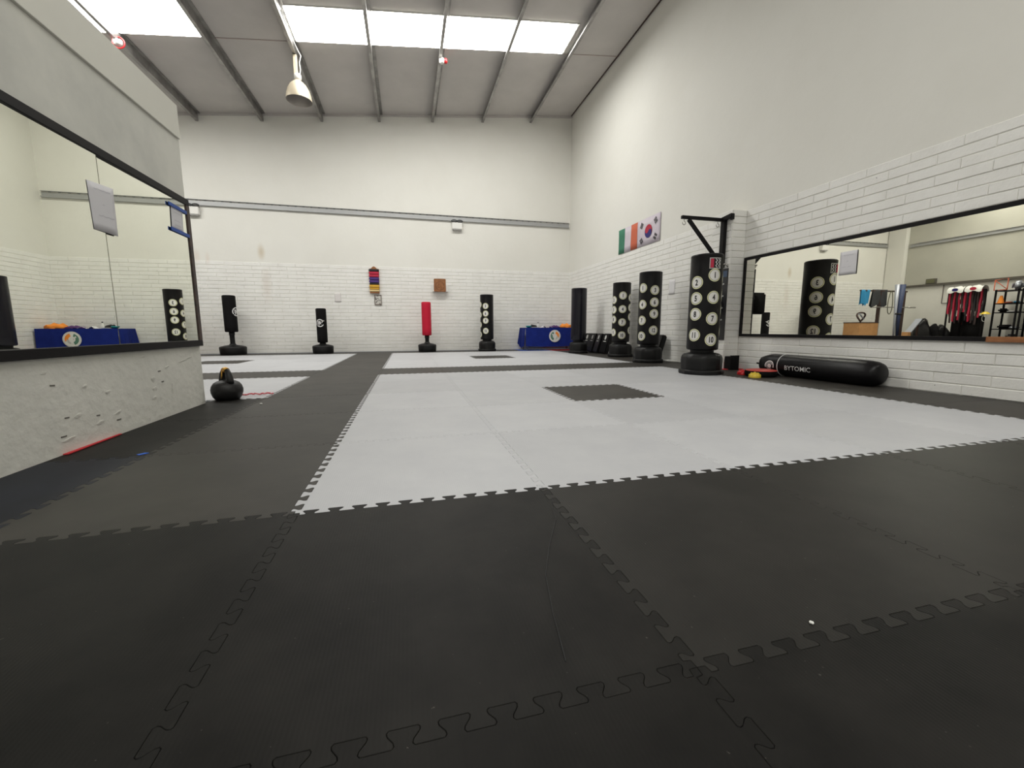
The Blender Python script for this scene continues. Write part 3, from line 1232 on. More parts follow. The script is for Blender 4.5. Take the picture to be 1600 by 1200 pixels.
# ------------------------------------------------------------------ back wall: belt rack, picture, carved plaque
BW = YB - .012
t = thing('belt_rack', 'wooden belt display rack with coloured rolled belts on back wall', 'belt rack', (-.485, BW, 1.81))
bm = new_bm()
pr = [(-.625, 1.815), (-.345, 1.815), (-.335, 2.55), (-.40, 2.56), (-.44, 2.61), (-.485, 2.63), (-.53, 2.61), (-.57, 2.56), (-.625, 2.55)]
A = [bm.verts.new((x, BW - .03, z)) for x, z in pr]
B = [bm.verts.new((x, BW - .002, z)) for x, z in pr]
bm.faces.new(A)
bm.faces.new(B[::-1])
for i in range(len(pr)):
    k = (i + 1) % len(pr)
    bm.faces.new((A[k], A[i], B[i], B[k]))
obj('backboard', bm, M['wood'], t, t.location)
for (za, zb, c) in ((2.47, 2.545, 'belt_black'), (2.385, 2.465, 'belt_red'), (2.30, 2.38, 'belt_red'), (2.215, 2.295, 'belt_purple'), (2.13, 2.21, 'belt_purple'),
                    (2.075, 2.125, 'belt_black'), (1.985, 2.07, 'belt_yellow'), (1.925, 1.98, 'belt_yellow'), (1.86, 1.92, 'belt_cream')):
    bm = new_bm()
    box(bm, -.635, -.335, BW - .085, BW - .03, za, zb)
    bevel(bm, .018, 2)
    obj('rolled_belt', bm, M[c], t, t.location)
bm = new_bm()
box(bm, -.628, -.345, BW - .07, BW - .002, 1.812, 1.845)
bevel(bm, .005, 1)
obj('shelf', bm, M['wood'], t, t.location)

t = thing('picture_frame', 'small framed black and white picture below the belt rack', 'picture', (-.40, BW, 1.465))
bm = new_bm()
box(bm, -.495, -.305, BW - .02, BW - .002, 1.465, 1.76)
obj('print', bm, mat('grey_print', (.60, .58, .54), .6, noise=(18, (.10, .09, .08), .50, .60)), t, t.location)
for (a, b_, c, d) in ((-.505, -.295, 1.745, 1.768), (-.505, -.295, 1.457, 1.48), (-.505, -.485, 1.48, 1.745), (-.315, -.295, 1.48, 1.745)):
    bm = new_bm()
    box(bm, a, b_, BW - .03, BW - .002, c, d)
    obj('frame_rail', bm, mat('grey_brown_frame', (.16, .13, .11), .6) if 'gbf' not in M else M['gbf'], t, t.location)

t = thing('carved_plaque', 'carved wooden plaque with round motif in front of a white box on back wall', 'plaque', (1.51, BW, 1.88))
bm = new_bm()
box(bm, 1.325, 1.70, BW - .17, BW - .12, 1.885, 2.29)
bevel(bm, .012, 2)
obj('board', bm, M['wood'], t, t.location)
bm = new_bm()
fn = lambda u, v: (1.512 + u, BW - .172, 2.07 + v)
M['carve'] = mat('dark_carving', (.13, .05, .02), .6)
ring_faces(bm, fn, .128, .142, 28)
ring_faces(bm, fn, .055, .066, 14, R(90), R(270))
fn2 = lambda u, v: (1.512 + u, BW - .172, 2.07 + v)
for a0 in (20, 100, 200, 290):
    c, s = math.cos(R(a0)), math.sin(R(a0))
    f3 = lambda u, v, c=c, s=s: (1.512 + .07 * c + u, BW - .172, 2.07 + .07 * s + v)
    ring_faces(bm, f3, .038, .047, 10, R(a0 - 60), R(a0 + 130))
add_poly(bm, [(-.19, .175), (.19, .175), (.19, .183), (-.19, .183)], fn)
obj('carving', bm, M['carve'], t, t.location)
bm = new_bm()
box(bm, 1.275, 1.775, BW - .12, BW - .002, 1.89, 2.11)
bevel(bm, .008, 1)
obj('white_box', bm, M['white_plastic'], t, t.location)

# ------------------------------------------------------------------ ceiling lamp and small detectors
t = thing('high_bay_lamp', 'cream bell-shaped industrial lamp hanging from the roof steel', 'lamp', (-1.69, 9.02, 5.72))
LZ = 5.72
bm = new_bm()
prof = [(.265, 0), (.262, .03), (.25, .12), (.22, .22), (.17, .31), (.11, .37), (.07, .40), (.05, .43)]
lathe(bm, prof, 40)
obj('shade', bm, M['lamp'], t)
bm = new_bm()
lathe(bm, [(.262, .002), (.255, .03), (.243, .12), (.213, .22), (.163, .31), (.10, .365), (0, .38)], 40)
for f in bm.faces:
    f.normal_flip()
obj('reflector', bm, M['lamp_in'], t)
bm = new_bm()
lathe(bm, [(0, .12), (.04, .13), (.055, .2), (.04, .3), (.03, .36)], 16)
obj('bulb', bm, mat('unlit_bulb', (.6, .58, .55), .2), t)
bm = new_bm()
lathe(bm, [(.05, .42), (.075, .44), (.075, .52), (.05, .55), (0, .55)], 20)
obj('neck', bm, M['white_plastic'], t)
bm = new_bm()
box(bm, -.07, .01, -.03, .03, .5, .93)
bevel(bm, .006, 1)
obj('gear_bracket', bm, M['lamp'], t)
bm = new_bm()
tube(bm, [(.04, 0, .5), (.06, .02, .65), (.05, .02, .8), (.09, .0, .92), (.03, -.1, 1.02), (.02, -.6, 1.0), (.02, -1.2, 1.0)], .012, 6)
obj('cable', bm, M['white_plastic'], t)

t = thing('smoke_detector', 'small white detector with red cap under a roof beam', 'detector', (1.46, 8.97, roof_z(1.46) - .30))
bm = new_bm()
lathe(bm, [(0, 0), (.04, 0), (.06, .03), (.06, .10), (0, .10)], 20)
obj('body', bm, M['white_plastic'], t)
bm = new_bm()
lathe(bm, [(0, .02), (.035, .02), (.045, .06), (.035, .11), (0, .11)], 16, c=(.09, 0, 0))
obj('cap', bm, M['red'], t)
t = thing('smoke_detector', 'white detector with red ring under the leftmost roof beam', 'detector', (-4.84, 8.8, roof_z(-4.84) - .29))
bm = new_bm()
lathe(bm, [(0, 0), (.04, 0), (.07, .03), (.07, .09), (0, .09)], 20)
obj('body', bm, M['white_plastic'], t)
bm = new_bm()
tube(bm, [(.10 * math.cos(a), .02, .06 + .10 * math.sin(a)) for a in [2 * PI * k / 20 for k in range(21)]], .012, 6, False)
obj('ring', bm, M['red'], t)

# ------------------------------------------------------------------ heavy bag bracket on the pilaster, hanging board, small things
t = thing('bag_bracket', 'black steel wall bracket for a heavy bag on the brick pilaster', 'bracket', (PX - .012, 4.42, 1.8))
px_ = PX - .05
bm = new_bm()
box(bm, PX - .080, PX - .012, 4.38, 4.46, 1.72, 2.53)
bevel(bm, .004, 1)
obj('post', bm, M['black_frame'], t, t.location)
bm = new_bm()
bar(bm, (4.85, 4.42, 2.50), (PX - .03, 4.42, 2.50), .05, .05)
bevel(bm, .004, 1)
obj('arm', bm, M['black_frame'], t, t.location)
bm = new_bm()
bar(bm, (4.985, 4.42, 2.47), (PX - .05, 4.42, 1.76), .047, .047)
obj('brace', bm, M['black_frame'], t, t.location)
for hx in (4.90, 5.55):
    bm = new_bm()
    tube(bm, [(hx, 4.42, 2.48), (hx, 4.42, 2.44)] + [(hx + .028 * math.sin(a), 4.42, 2.41 + .028 * math.cos(a)) for a in [.2 + k * .55 for k in range(10)]], .006, 6)
    obj('hook', bm, M['chrome'], t, t.location)
bm = new_bm()
box(bm, PX - .09, PX - .03, 4.22, 4.46, 2.49, 2.55, rot('X', -6))
box(bm, PX - .08, PX - .04, 4.20, 4.25, 2.46, 2.55)
obj('swivel_plate', bm, M['black_frame'], t, t.location)

t = thing('hanging_board', 'tall narrow black board hung on the pilaster behind the nearest bag', 'board', (PX - .014, 4.5, .5))
bm = new_bm()
box(bm, PX - .030, PX - .014, 4.275, 4.66, .50, 1.70)
bevel(bm, .004, 1)
obj('board', bm, M['ink'], t, t.location)
bm = new_bm()
fn = lambda u, v: (PX - .0315, 4.47 - u, 1.1 + v)
M['board_blue'] = mat('board_blue', (.03, .06, .12), .4)
add_poly(bm, [(-.18, .46), (.18, .46), (.18, .56), (-.18, .56)], fn, 0)
for k in range(4):
    add_poly(bm, [(-.15, .3 - .2 * k), (.12, .36 - .2 * k), (.13, .34 - .2 * k), (-.14, .28 - .2 * k)], fn, 1)
obj('board_print', bm, [M['board_blue'], M['emblem_grey']], t, t.location)
bm = new_bm()
tube(bm, [(PX - .012, 4.40, 1.77), (PX - .06, 4.40, 1.77), (PX - .06, 4.30, 1.77), (PX - .02, 4.30, 1.72)], .012, 6)
obj('hook', bm, M['chrome'], t, t.location)

t = thing('hanging_pad', 'black square pad hung out from the pilaster, seen in the right mirror', 'pad', (5.45, 4.5, .94))
bm = new_bm()
box(bm, 5.23, 5.66, 4.46, 4.58, .95, 1.33)
bevel(bm, .03, 2)
smooth(bm)
obj('pad_body', bm, M['foam'], t, t.location)
bm = new_bm()
tube(bm, [(5.60, 4.46, 1.30), (5.56, 4.42, 1.28), (5.54, 4.42, 1.22), (5.58, 4.42, 1.16), (5.61, 4.45, 1.12)], .007, 6)
obj('strap', bm, M['grey_cloth'], t, t.location)

t = thing('black_bin', 'small black open box on the floor beside the pilaster foot', 'box', (5.79, 4.17, 0))
bm = new_bm()
box(bm, -.085, .085, -.075, .075, 0, .225)
bm.faces.ensure_lookup_table()
bevel(bm, .006, 1)
obj('shell', bm, M['foam'], t)
bm = new_bm()
for k in range(4):
    box(bm, -.08 + k * .045, -.055 + k * .045, -.075, -.05, .22, .245)
obj('rim', bm, M['foam'], t)

bm = new_bm()
vs = [(5.40, 4.26), (5.985, 4.255), (5.985, 4.12), (5.42, 4.17)]
A = [bm.verts.new((x, y, .002)) for x, y in vs]
B = [bm.verts.new((x, y, .012)) for x, y in vs]
bm.faces.new(B[::-1])
bm.faces.new(A)
for i in range(4):
    k = (i + 1) % 4
    bm.faces.new((A[i], B[i], B[k], A[k]))
bmesh.ops.recalc_face_normals(bm, faces=list(bm.faces))
tag(obj('mat_offcut', bm, M['red_mat'], None, (5.7, 4.2, .002)), 'thin red mat offcut lying at the foot of the pilaster', 'mat')
bm = new_bm()
rr = random.Random(5)
e1 = [(5.955, 5.55 + .75 * k / 12) for k in range(13)]
e2 = [(5.84 + rr.uniform(-.02, .03), 5.55 + .75 * k / 12) for k in range(13)]
A = [bm.verts.new((x, y, .03)) for x, y in e1]
B = [bm.verts.new((x, y, .018 + rr.uniform(0, .01))) for x, y in e2]
for k in range(12):
    bm.faces.new((A[k], A[k + 1], B[k + 1], B[k]))
r_ = bmesh.ops.extrude_face_region(bm, geom=list(bm.faces))
for v in r_['geom']:
    if isinstance(v, bmesh.types.BMVert):
        v.co.z = .001
bmesh.ops.recalc_face_normals(bm, faces=list(bm.faces))
tag(obj('mat_offcut', bm, M['scrap'], None, (5.9, 5.9, 0)), 'ragged white mat offcut along the wall behind the nearest bag', 'mat')

# ------------------------------------------------------------------ heavy bag lying under the right mirror
BX, BR = 5.825, .157
t = thing('heavy_bag', 'black heavy bag with white lettering lying along the wall under the mirror', 'punching bag', (BX, 2.7, 0))
bm = new_bm()
prof = [(0, 3.56), (.05, 3.555), (.10, 3.55), (.125, 3.52), (.150, 3.44), (.157, 3.36), (.157, 3.2), (.158, 3.0), (.156, 2.7), (.158, 2.4), (.157, 2.15), (.154, 2.03), (.145, 1.96), (.125, 1.915), (.09, 1.89), (0, 1.885)]
rings = []
rr = random.Random(11)
for (r0, y) in prof:
    if r0 == 0:
        rings.append([bm.verts.new((BX, y, BR))])
        continue
    ring = []
    for k in range(40):
        a = 2 * PI * k / 40
        q = r0 * (1 + .006 * math.sin(3 * a + y * 7) + (.05 * math.sin(5 * a + 2) if y > 3.4 else 0))
        ring.append(bm.verts.new((BX + q * math.cos(a), y, max(.0, BR + q * math.sin(a) * (1.0 if math.sin(a) > 0 else .985)))))
    rings.append(ring)
for a, b_ in zip(rings, rings[1:]):
    for k in range(40):
        k2 = (k + 1) % 40
        if len(a) == 1:
            f = bm.faces.new((a[0], b_[k], b_[k2]))
        elif len(b_) == 1:
            f = bm.faces.new((a[k], b_[0], a[k2]))
        else:
            f = bm.faces.new((a[k], b_[k], b_[k2], a[k2]))
        f.smooth = True
bmesh.ops.recalc_face_normals(bm, faces=list(bm.faces))
obj('bag_body', bm, M['vinyl'], t, t.location)


def bag_map(yc, ang, rad):
    # u runs towards -y (reads left to right for the viewer), v upwards round the bag
    def fn(u, v):
        a = PI - (ang + v / rad)
        return (BX + rad * math.cos(a), yc - u, BR + rad * math.sin(a))
    return fn


bm = new_bm()
add_text(bm, 'BYTOMIC', .092, bag_map(2.85, R(-7), BR + .006), .004, 1.0)
obj('lettering', bm, M['print'], t, t.location)
bm = new_bm()
tube(bm, [(BX + (BR + .003) * math.cos(a), 3.17, BR + (BR + .003) * math.sin(a)) for a in [2 * PI * k / 40 for k in range(41)]], .006, 6, False)
obj('white_piping', bm, M['print'], t, t.location)
bm = new_bm()
fn = bag_map(3.30, R(-4), BR + .006)
ring_faces(bm, fn, .062, .078, 18, R(-20), R(200))
ring_faces(bm, fn, .0, .034, 12)
ring_faces(bm, fn, .046, .054, 14, R(20), R(300))
obj('printed_emblem', bm, M['print'], t, t.location)
bm = new_bm()
for a in (60, 180, 300):
    c, s = .1 * math.cos(R(a)), .1 * math.sin(R(a))
    tube(bm, [(BX + c, 3.55, BR + s), (BX + c * .7, 3.60, BR + s * .7), (BX + c * .5, 3.63, BR + s * .5)], .012, 6)
obj('strap', bm, M['foam'], t, t.location)

t = thing('round_shield', 'round black kick shield with red face lying in front of the heavy bag', 'kick shield', (5.46, 3.24, 0))
bm = new_bm()
lathe(bm, [(0, 0), (.18, 0), (.205, .015), (.212, .05), (.205, .085)], 40)
obj('shield_side', bm, M['foam'], t)
bm = new_bm()
lathe(bm, [(.205, .084), (.198, .094), (.15, .102), (0, .106)], 40)
obj('shield_face', bm, M['coral'], t)
for (nm, lab, x, y, m_) in (('stepping_dome', 'red knobbly plastic dome on the black mats near the right wall', 5.38, 3.49, 'red'), ('stepping_dome', 'yellow knobbly plastic dome in front of the red-faced shield', 5.245, 3.13, 'yellow')):
    t = thing(nm, lab, 'dome', (x, y, 0), 0, 'knobbly plastic domes')
    bm = new_bm()
    lathe(bm, [(.078, 0), (.080, .012), (.074, .035), (.055, .058), (.028, .07), (0, .073)], 28)
    obj('dome', bm, M[m_], t)
    bm = new_bm()
    for (n, rr_, zz) in ((9, .070, .035), (6, .045, .062), (1, 0, .073)):
        for k in range(n):
            a = 2 * PI * k / n
            c = (rr_ * math.cos(a), rr_ * math.sin(a), zz)
            bmesh.ops.create_icosphere(bm, subdivisions=1, radius=.011, matrix=Matrix.Translation(c))
    smooth(bm)
    o = obj('nubs', bm, M[m_], t)
    o['kind'] = 'stuff'

# ------------------------------------------------------------------ kick shields leaning on the right wall
shields = [(9.98, 8, 'black kick shield leaning deepest in the row behind the plain glossy bag'), (9.62, 4, 'black kick shield second from the blue table, leaning on the right wall'),
           (9.22, -3, 'black kick shield third from the blue table, leaning on the right wall'), (8.78, 5, 'black kick shield with pale mark beside the third numbered bag'),
           (6.36, 0, 'black kick shield leaning on the wall behind the second numbered bag')]
for (y, tw, lab) in shields:
    t = thing('kick_shield', lab, 'kick shield', (5.72, y, 0.0), 0, 'kick shields leaning on the right wall')
    Q = rot('Z', tw) @ rot('Y', 17)
    bm = new_bm()
    box(bm, -.06, .06, -.17, .17, 0, .56)
    bevel(bm, .022, 2)
    for v in bm.verts:
        v.co = Q @ v.co + Vector((.0, 0, .018))
    obj('pad_body', bm, M['vinyl'], t)
    bm = new_bm()
    for z in (.2, .38):
        box(bm, .05, .075, -.12, .12, z - .02, z + .02)
    for v in bm.verts:
        v.co = Q @ v.co + Vector((0, 0, .018))
    obj('strap', bm, M['foam'], t)
    if y != 6.36:
        bm = new_bm()
        fn = lambda u, v: Q @ Vector((-.063, -u * 1.3, .44 + v * 2)) + Vector((0, 0, .018))
        ring_faces(bm, fn, 0, .034, 12)
        add_poly(bm, [(-.05, -.06), (.05, -.06), (.05, -.05), (-.05, -.05)], fn)
        obj('pale_mark', bm, M['emblem_grey'], t)

# ------------------------------------------------------------------ table under blue cloth, and what stands on it
TX0, TX1, TY0, TY1, TZ = 4.17, 5.93, 11.18, 11.90, .74
t = thing('folding_table', 'folding table under the blue cloth in the back corner', 'table', (5.05, 11.5, 0))
bm = new_bm()
box(bm, TX0 + .02, TX1 - .02, TY0 + .02, TY1 - .01, TZ - .045, TZ - .012)
obj('tabletop', bm, M['white_plastic'], t, t.location)
for x in (TX0 + .1, TX1 - .1):
    for y in (TY0 + .08, TY1 - .08):
        bm = new_bm()
        tube(bm, [(x, y, 0), (x, y, TZ - .045)], .014, 8)
        obj('leg', bm, M['chrome'], t, t.location)

cl = thing('tablecloth', 'royal blue cloth with round club emblem hanging over the table front', 'tablecloth', (5.05, 11.5, .7))
bm = new_bm()


def cloth_panel(bm, P00, P10, out, drop, nu=40, nv=10, amp=.02, freq=9, flare=.03, seed=0, sag=None):
    P00, P10, out = Vector(P00), Vector(P10), Vector(out)
    g_ = []
    for j in range(nv + 1):
        v = j / nv
        row = []
        for i in range(nu + 1):
            u = i / nu
            p = P00.lerp(P10, u) + Vector((0, 0, -drop * v * (sag(u) if sag else 1)))
            wob = amp * v * (math.sin(freq * u * 6.28 + seed) * .6 + math.sin(freq * 2.3 * u * 6.28 + seed * 2) * .4)
            row.append(bm.verts.new(p + out * (flare * v + wob + .004)))
        g_.append(row)
    for j in range(nv):
        for i in range(nu):
            f = bm.faces.new((g_[j][i], g_[j + 1][i], g_[j + 1][i + 1], g_[j][i + 1]))
            f.smooth = True


bm2 = bm
box(bm2, TX0, TX1, TY0, TY1, TZ - .010, TZ)
cloth_panel(bm2, (TX0, TY0, TZ), (TX1, TY0, TZ), (0, -1, 0), .60, amp=.006, freq=1.3, flare=.02, sag=lambda u: 1 + .04 * math.sin(u * 3.1))
cloth_panel(bm2, (TX0, TY1, TZ), (TX0, TY0, TZ), (-1, 0, 0), .66, amp=.035, freq=1.7, flare=.05, seed=1.2, sag=lambda u: .8 + .22 * math.sin(u * 3.14))
cloth_panel(bm2, (TX1, TY0, TZ), (TX1, TY1, TZ), (1, 0, 0), .55, amp=.004, freq=2.2, flare=.0)
obj('cloth', bm2, M['cloth_blue'], cl, cl.location)
bm = new_bm()
ec, ez = 5.16, .467
yk = TY0 - .022


def em(dy):
    return lambda u, v: (ec + u, yk - .008 - dy - .02 * (TZ - ez - v), ez + v)


ring_faces(bm, em(0), .0, .20, 36, mi=0)
ring_faces(bm, em(.002), .178, .186, 36, mi=1)
ring_faces(bm, em(.002), .0, .03, 10, mi=1)
ring_faces(bm, em(.003), .06, .15, 14, R(110), R(250), mi=2)
ring_faces(bm, em(.003), .06, .155, 14, R(-20), R(75), mi=3)
ring_faces(bm, em(.003), .05, .12, 8, R(260), R(330), mi=1)
ring_faces(bm, em(.004), .0, .075, 20, mi=0)
ring_faces(bm, em(.005), .03, .045, 12, R(30), R(220), mi=1)
add_poly(bm, [(-.03, -.11), (.02, -.12), (.045, -.02), (.01, .10), (-.025, .06)], em(.006), 0)
add_poly(bm, [(-.10, .04), (-.05, .02), (-.045, .05), (-.09, .085)], em(.006), 0)
add_poly(bm, [(.06, -.06), (.12, -.03), (.115, .0), (.055, -.02)], em(.006), 1)
obj('club_emblem', bm, [M['disc_white'], M['emblem_grey'], M['emblem_green'], M['orange']], cl, cl.location)


def crumple(name, lab, cat, x, y, z, sx, sy, sz, m, seed):
    rr = random.Random(seed)
    bm = new_bm()
    bmesh.ops.create_icosphere(bm, subdivisions=3, radius=1)
    ph = [rr.uniform(0, 6) for _ in range(6)]
    for v in bm.verts:
        c = v.co
        k = 1 + .18 * math.sin(4 * c.x + ph[0]) + .15 * math.sin(6 * c.y + ph[1]) + .12 * math.sin(9 * c.x + 5 * c.y + ph[2])
        v.co = Vector((c.x * sx * k, c.y * sy * k, max(0, (c.z + .25) * sz * ((.8 + .3 * math.sin(7 * c.x + ph[3]) * math.sin(6 * c.y + ph[4])) if sz < .4 else (.78 + .10 * math.sin(3 * c.x + ph[3]) * math.sin(3 * c.y + ph[4]))))))
    smooth(bm)
    o = obj(name, bm, m)
    o.location = (x, y, z)
    return tag(o, lab, cat)


crumple('folded_bib', 'crumpled orange bibs heaped at the corner end of blue table', 'clothing', 5.68, 11.5, TZ + .001, .22, .2, .12, M['orange'], 1)
crumple('folded_garment', 'dark purple garment lying beside the orange bibs on blue table', 'clothing', 5.28, 11.5, TZ + .001, .13, .2, .07, M['purple'], 2)
t = thing('bowl', 'teal bowl at the free end of the blue table', 'bowl', (4.34, 11.40, TZ))
bm = new_bm()
lathe(bm, [(0, .0), (.05, 0), (.09, .03), (.10, .065), (.094, .065), (.085, .035), (.045, .008), (0, .008)], 28)
obj('shell', bm, M['teal'], t)
t = thing('water_bottle', 'small white bottle with black cap on the blue table', 'bottle', (4.70, 11.52, TZ))
bm = new_bm()
lathe(bm, [(0, 0), (.032, 0), (.034, .01), (.034, .11), (.014, .14), (.014, .155)], 18)
obj('body', bm, M['white_plastic'], t)
bm = new_bm()
lathe(bm, [(.017, .15), (.017, .18), (0, .18)], 14)
obj('cap', bm, M['ink'], t)
for (x, y, rz, lab) in ((4.53, 11.44, 20, 'black and white sports shoe nearest the bowl on blue table'), (4.61, 11.62, -15, 'black and white sports shoe behind the bottle on blue table')):
    t = thing('sports_shoe', lab, 'shoe', (x, y, TZ), R(rz), 'shoes on the blue table')
    bm = new_bm()
    box(bm, -.12, .12, -.04, .04, 0, .025)
    bevel(bm, .012, 2)
    obj('sole', bm, M['white_plastic'], t)
    bm = new_bm()
    box(bm, -.115, .10, -.036, .036, .02, .08)
    for v in bm.verts:
        if v.co.z > .05:
            v.co.z = .075 if v.co.x > 0 else .11
            if v.co.x > 0:
                v.co.x -= .04
    bevel(bm, .015, 2)
    smooth(bm)
    obj('upper', bm, M['ink'], t)
for (x, y, rz, lab) in ((4.86, 11.45, 10, 'white leaflet beside the bottle on the blue table'), (5.08, 11.40, -25, 'white leaflet in the middle of the blue table')):
    t = thing('leaflet', lab, 'paper', (x, y, TZ + .001), R(rz))
    bm = new_bm()
    vs = [(-.09, -.06, .0), (.0, -.06, .055), (.09, -.06, 0), (.09, .06, 0), (.0, .06, .055), (-.09, .06, 0)]
    v = [bm.verts.new(p) for p in vs]
    bm.faces.new((v[0], v[1], v[4], v[5]))
    bm.faces.new((v[1], v[2], v[3], v[4]))
    bm.normal_update()
    bmesh.ops.solidify(bm, geom=list(bm.faces), thickness=.003)
    obj('sheet', bm, M['paper'], t)

# ------------------------------------------------------------------ kettlebell with rope
t = thing('kettlebell', 'black kettlebell with gold-taped handle at the end of the left wall', 'kettlebell', (-1.335, 3.01, 0))
bm = new_bm()
lathe(bm, [(0, 0), (.09, 0), (.105, .006), (.125, .035), (.137, .075), (.139, .105), (.13, .14), (.11, .17), (.08, .188), (.04, .197), (0, .2)], 40)
obj('ball', bm, M['iron'], t)
hd = Vector((.68, -.733, 0))
pts, rad = [], []
for k in range(15):
    a = PI * k / 14
    rr_ = .072 + .012 * abs(math.cos(a))
    pts.append(hd * (-rr_ * math.cos(a) * 1.0) + Vector((0, 0, .165 + .138 * math.sin(a) ** .8)))
    rad.append(.034 - .012 * math.sin(a))
bm = new_bm()
tube(bm, pts, rad, 14)
obj('handle', bm, M['iron'], t)
bm = new_bm()
tube(bm, pts[5:10], [r + .004 for r in rad[5:10]], 14)
tube(bm, [pts[5] + Vector((-.01, -.02, 0)), pts[5] + Vector((-.012, -.03, -.05)), pts[4] + Vector((-.01, -.03, -.07))], .006, 6)
obj('tape_wrap', bm, M['gold'], t)

bm = new_bm()
rr = random.Random(4)
pp = [(-1.36, 3.20, .012), (-1.28, 3.21, .015)]
x, y = -1.25, 3.20
for k in range(16):
    x += .016 + .012 * math.sin(k * 1.1)
    y += .012 * math.cos(k * 1.7)
    pp.append((x, y, .012 + .012 * abs(math.sin(k * .9))))
tube(bm, pp, .009, 6)
tag(obj('skipping_rope', bm, M['rope'], None, (-1.15, 3.2, 0)), 'red and white cord lying behind the kettlebell', 'rope')

# ------------------------------------------------------------------ small things on the mats
bm = new_bm()
v = [bm.verts.new(p) for p in ((LX + .004, 1.13, .003), (LX + .004, 1.60, .003), (LX + .018, 1.60, .003), (LX + .03, 1.13, .003))]
u = [bm.verts.new(p.co + Vector((0, 0, .005))) for p in v]
bm.faces.new(u)
bm.faces.new(v[::-1])
for i in range(4):
    k = (i + 1) % 4
    bm.faces.new((v[i], v[k], u[k], u[i]))
bmesh.ops.recalc_face_normals(bm, faces=list(bm.faces))
tag(obj('mat_offcut', bm, M['red_mat'], None, (LX + .01, 1.36, .003)), 'red mat edge showing along the foot of the left plaster wall', 'mat')
bm = new_bm()
v = [bm.verts.new(p) for p in ((-1.055, 1.03, .002), (-1.035, 1.015, .002), (-1.005, 1.05, .002), (-1.03, 1.06, .002))]
bm.faces.new(v)
r_ = bmesh.ops.extrude_face_region(bm, geom=list(bm.faces))
for g_ in r_['geom']:
    if isinstance(g_, bmesh.types.BMVert):
        g_.co.z = .004
bmesh.ops.recalc_face_normals(bm, faces=list(bm.faces))
tag(obj('tape_scrap', bm, mat('bright_blue', (.02, .15, .75), .4), None, (-1.03, 1.04, 0)), 'scrap of bright blue tape on the black mat by the left wall', 'scrap')
for (x, y, lab, r0) in ((1.348, -.961, 'white crumb on the black mat in front, near the seam', .006), (-.912, 2.603, 'white paper scrap on the charcoal mats near the kettlebell', .014)):
    bm = new_bm()
    bmesh.ops.create_icosphere(bm, subdivisions=1, radius=r0)
    for v in bm.verts:
        v.co.z = v.co.z * .5 + r0 * .5
    o = obj('paper_scrap', bm, M['scrap'])
    o.location = (x, y, .001)
    tag(o, lab, 'scrap')
# dark scratch line on a near mat, built as a thin added strip
bm = new_bm()
tube(bm, [(1.01, -.09, .0015), (.965, -.22, .0015), (.95, -.30, .0015), (.86, -.48, .0015), (.80, -.62, .0015), (.765, -.78, .0015), (.742, -.92, .0015)], .0013, 5)
tag(obj('scratch', bm, M['ink'], None, (.86, -.5, 0)), 'long dark scratch line across the near black mat', 'scratch')

# ------------------------------------------------------------------ gym corner on the far left, seen in the right mirror
t = thing('plyo_box', 'plywood jump box seen in the right mirror beside the rack', 'box', (-5.45, 10.45, 0))
bm = new_bm()
box(bm, -.46, .46, -.3, .3, 0, .90)
bevel(bm, .004, 1)
obj('box_shell', bm, M['plywood'], t)
bm = new_bm()
box(bm, -.47, .47, -.31, .31, .89, .92)
obj('box_top', bm, M['rust'], t)
t = thing('gym_ring', 'dark round wheel standing on the plywood box, seen in right mirror', 'ring', (-5.35, 10.4, .925))
bm = new_bm()
tube(bm, [(.17 * math.cos(a), .05 * math.sin(2 * a), .19 + .17 * math.sin(a)) for a in [2 * PI * k / 28 for k in range(29)]], .03, 8, False)
obj('rim', bm, M['rust'], t)
bm = new_bm()
tube(bm, [(-.16, 0, .12), (-.05, 0, .20), (.02, .02, .30), (.12, 0, .30)], .025, 8)
obj('handle', bm, M['silver'], t)

t = thing('squat_rack', 'dark steel squat rack seen in the right mirror', 'rack', (-6.95, 10.5, 0))
for x in (-6.33, -7.62):
    bm = new_bm()
    bar(bm, (x, 10.5, .06), (x, 10.5, 2.15), .08, .08)
    obj('upright', bm, M['rust'], t, t.location)
    bm = new_bm()
    bar(bm, (x, 9.9, .035), (x, 11.1, .035), .07, .07)
    obj('foot', bm, M['rust'], t, t.location)
bm = new_bm()
bar(bm, (-5.32, 10.5, 2.12), (-7.75, 10.5, 2.12), .05, .05)
obj('top_bar', bm, M['rust'], t, t.location)
t = thing('barbell', 'steel barbell resting in the squat rack, seen in right mirror', 'barbell', (-7.05, 10.42, 1.5))
bm = new_bm()
tube(bm, [(1.12, 0, 0), (-1.12, 0, 0)], .016, 10)
obj('bar', bm, M['chrome'], t)
bm = new_bm()
tube(bm, [(1.12, 0, 0), (.72, 0, 0)], .025, 10)
tube(bm, [(-1.12, 0, 0), (-.72, 0, 0)], .025, 10)
obj('sleeve', bm, M['chrome'], t)


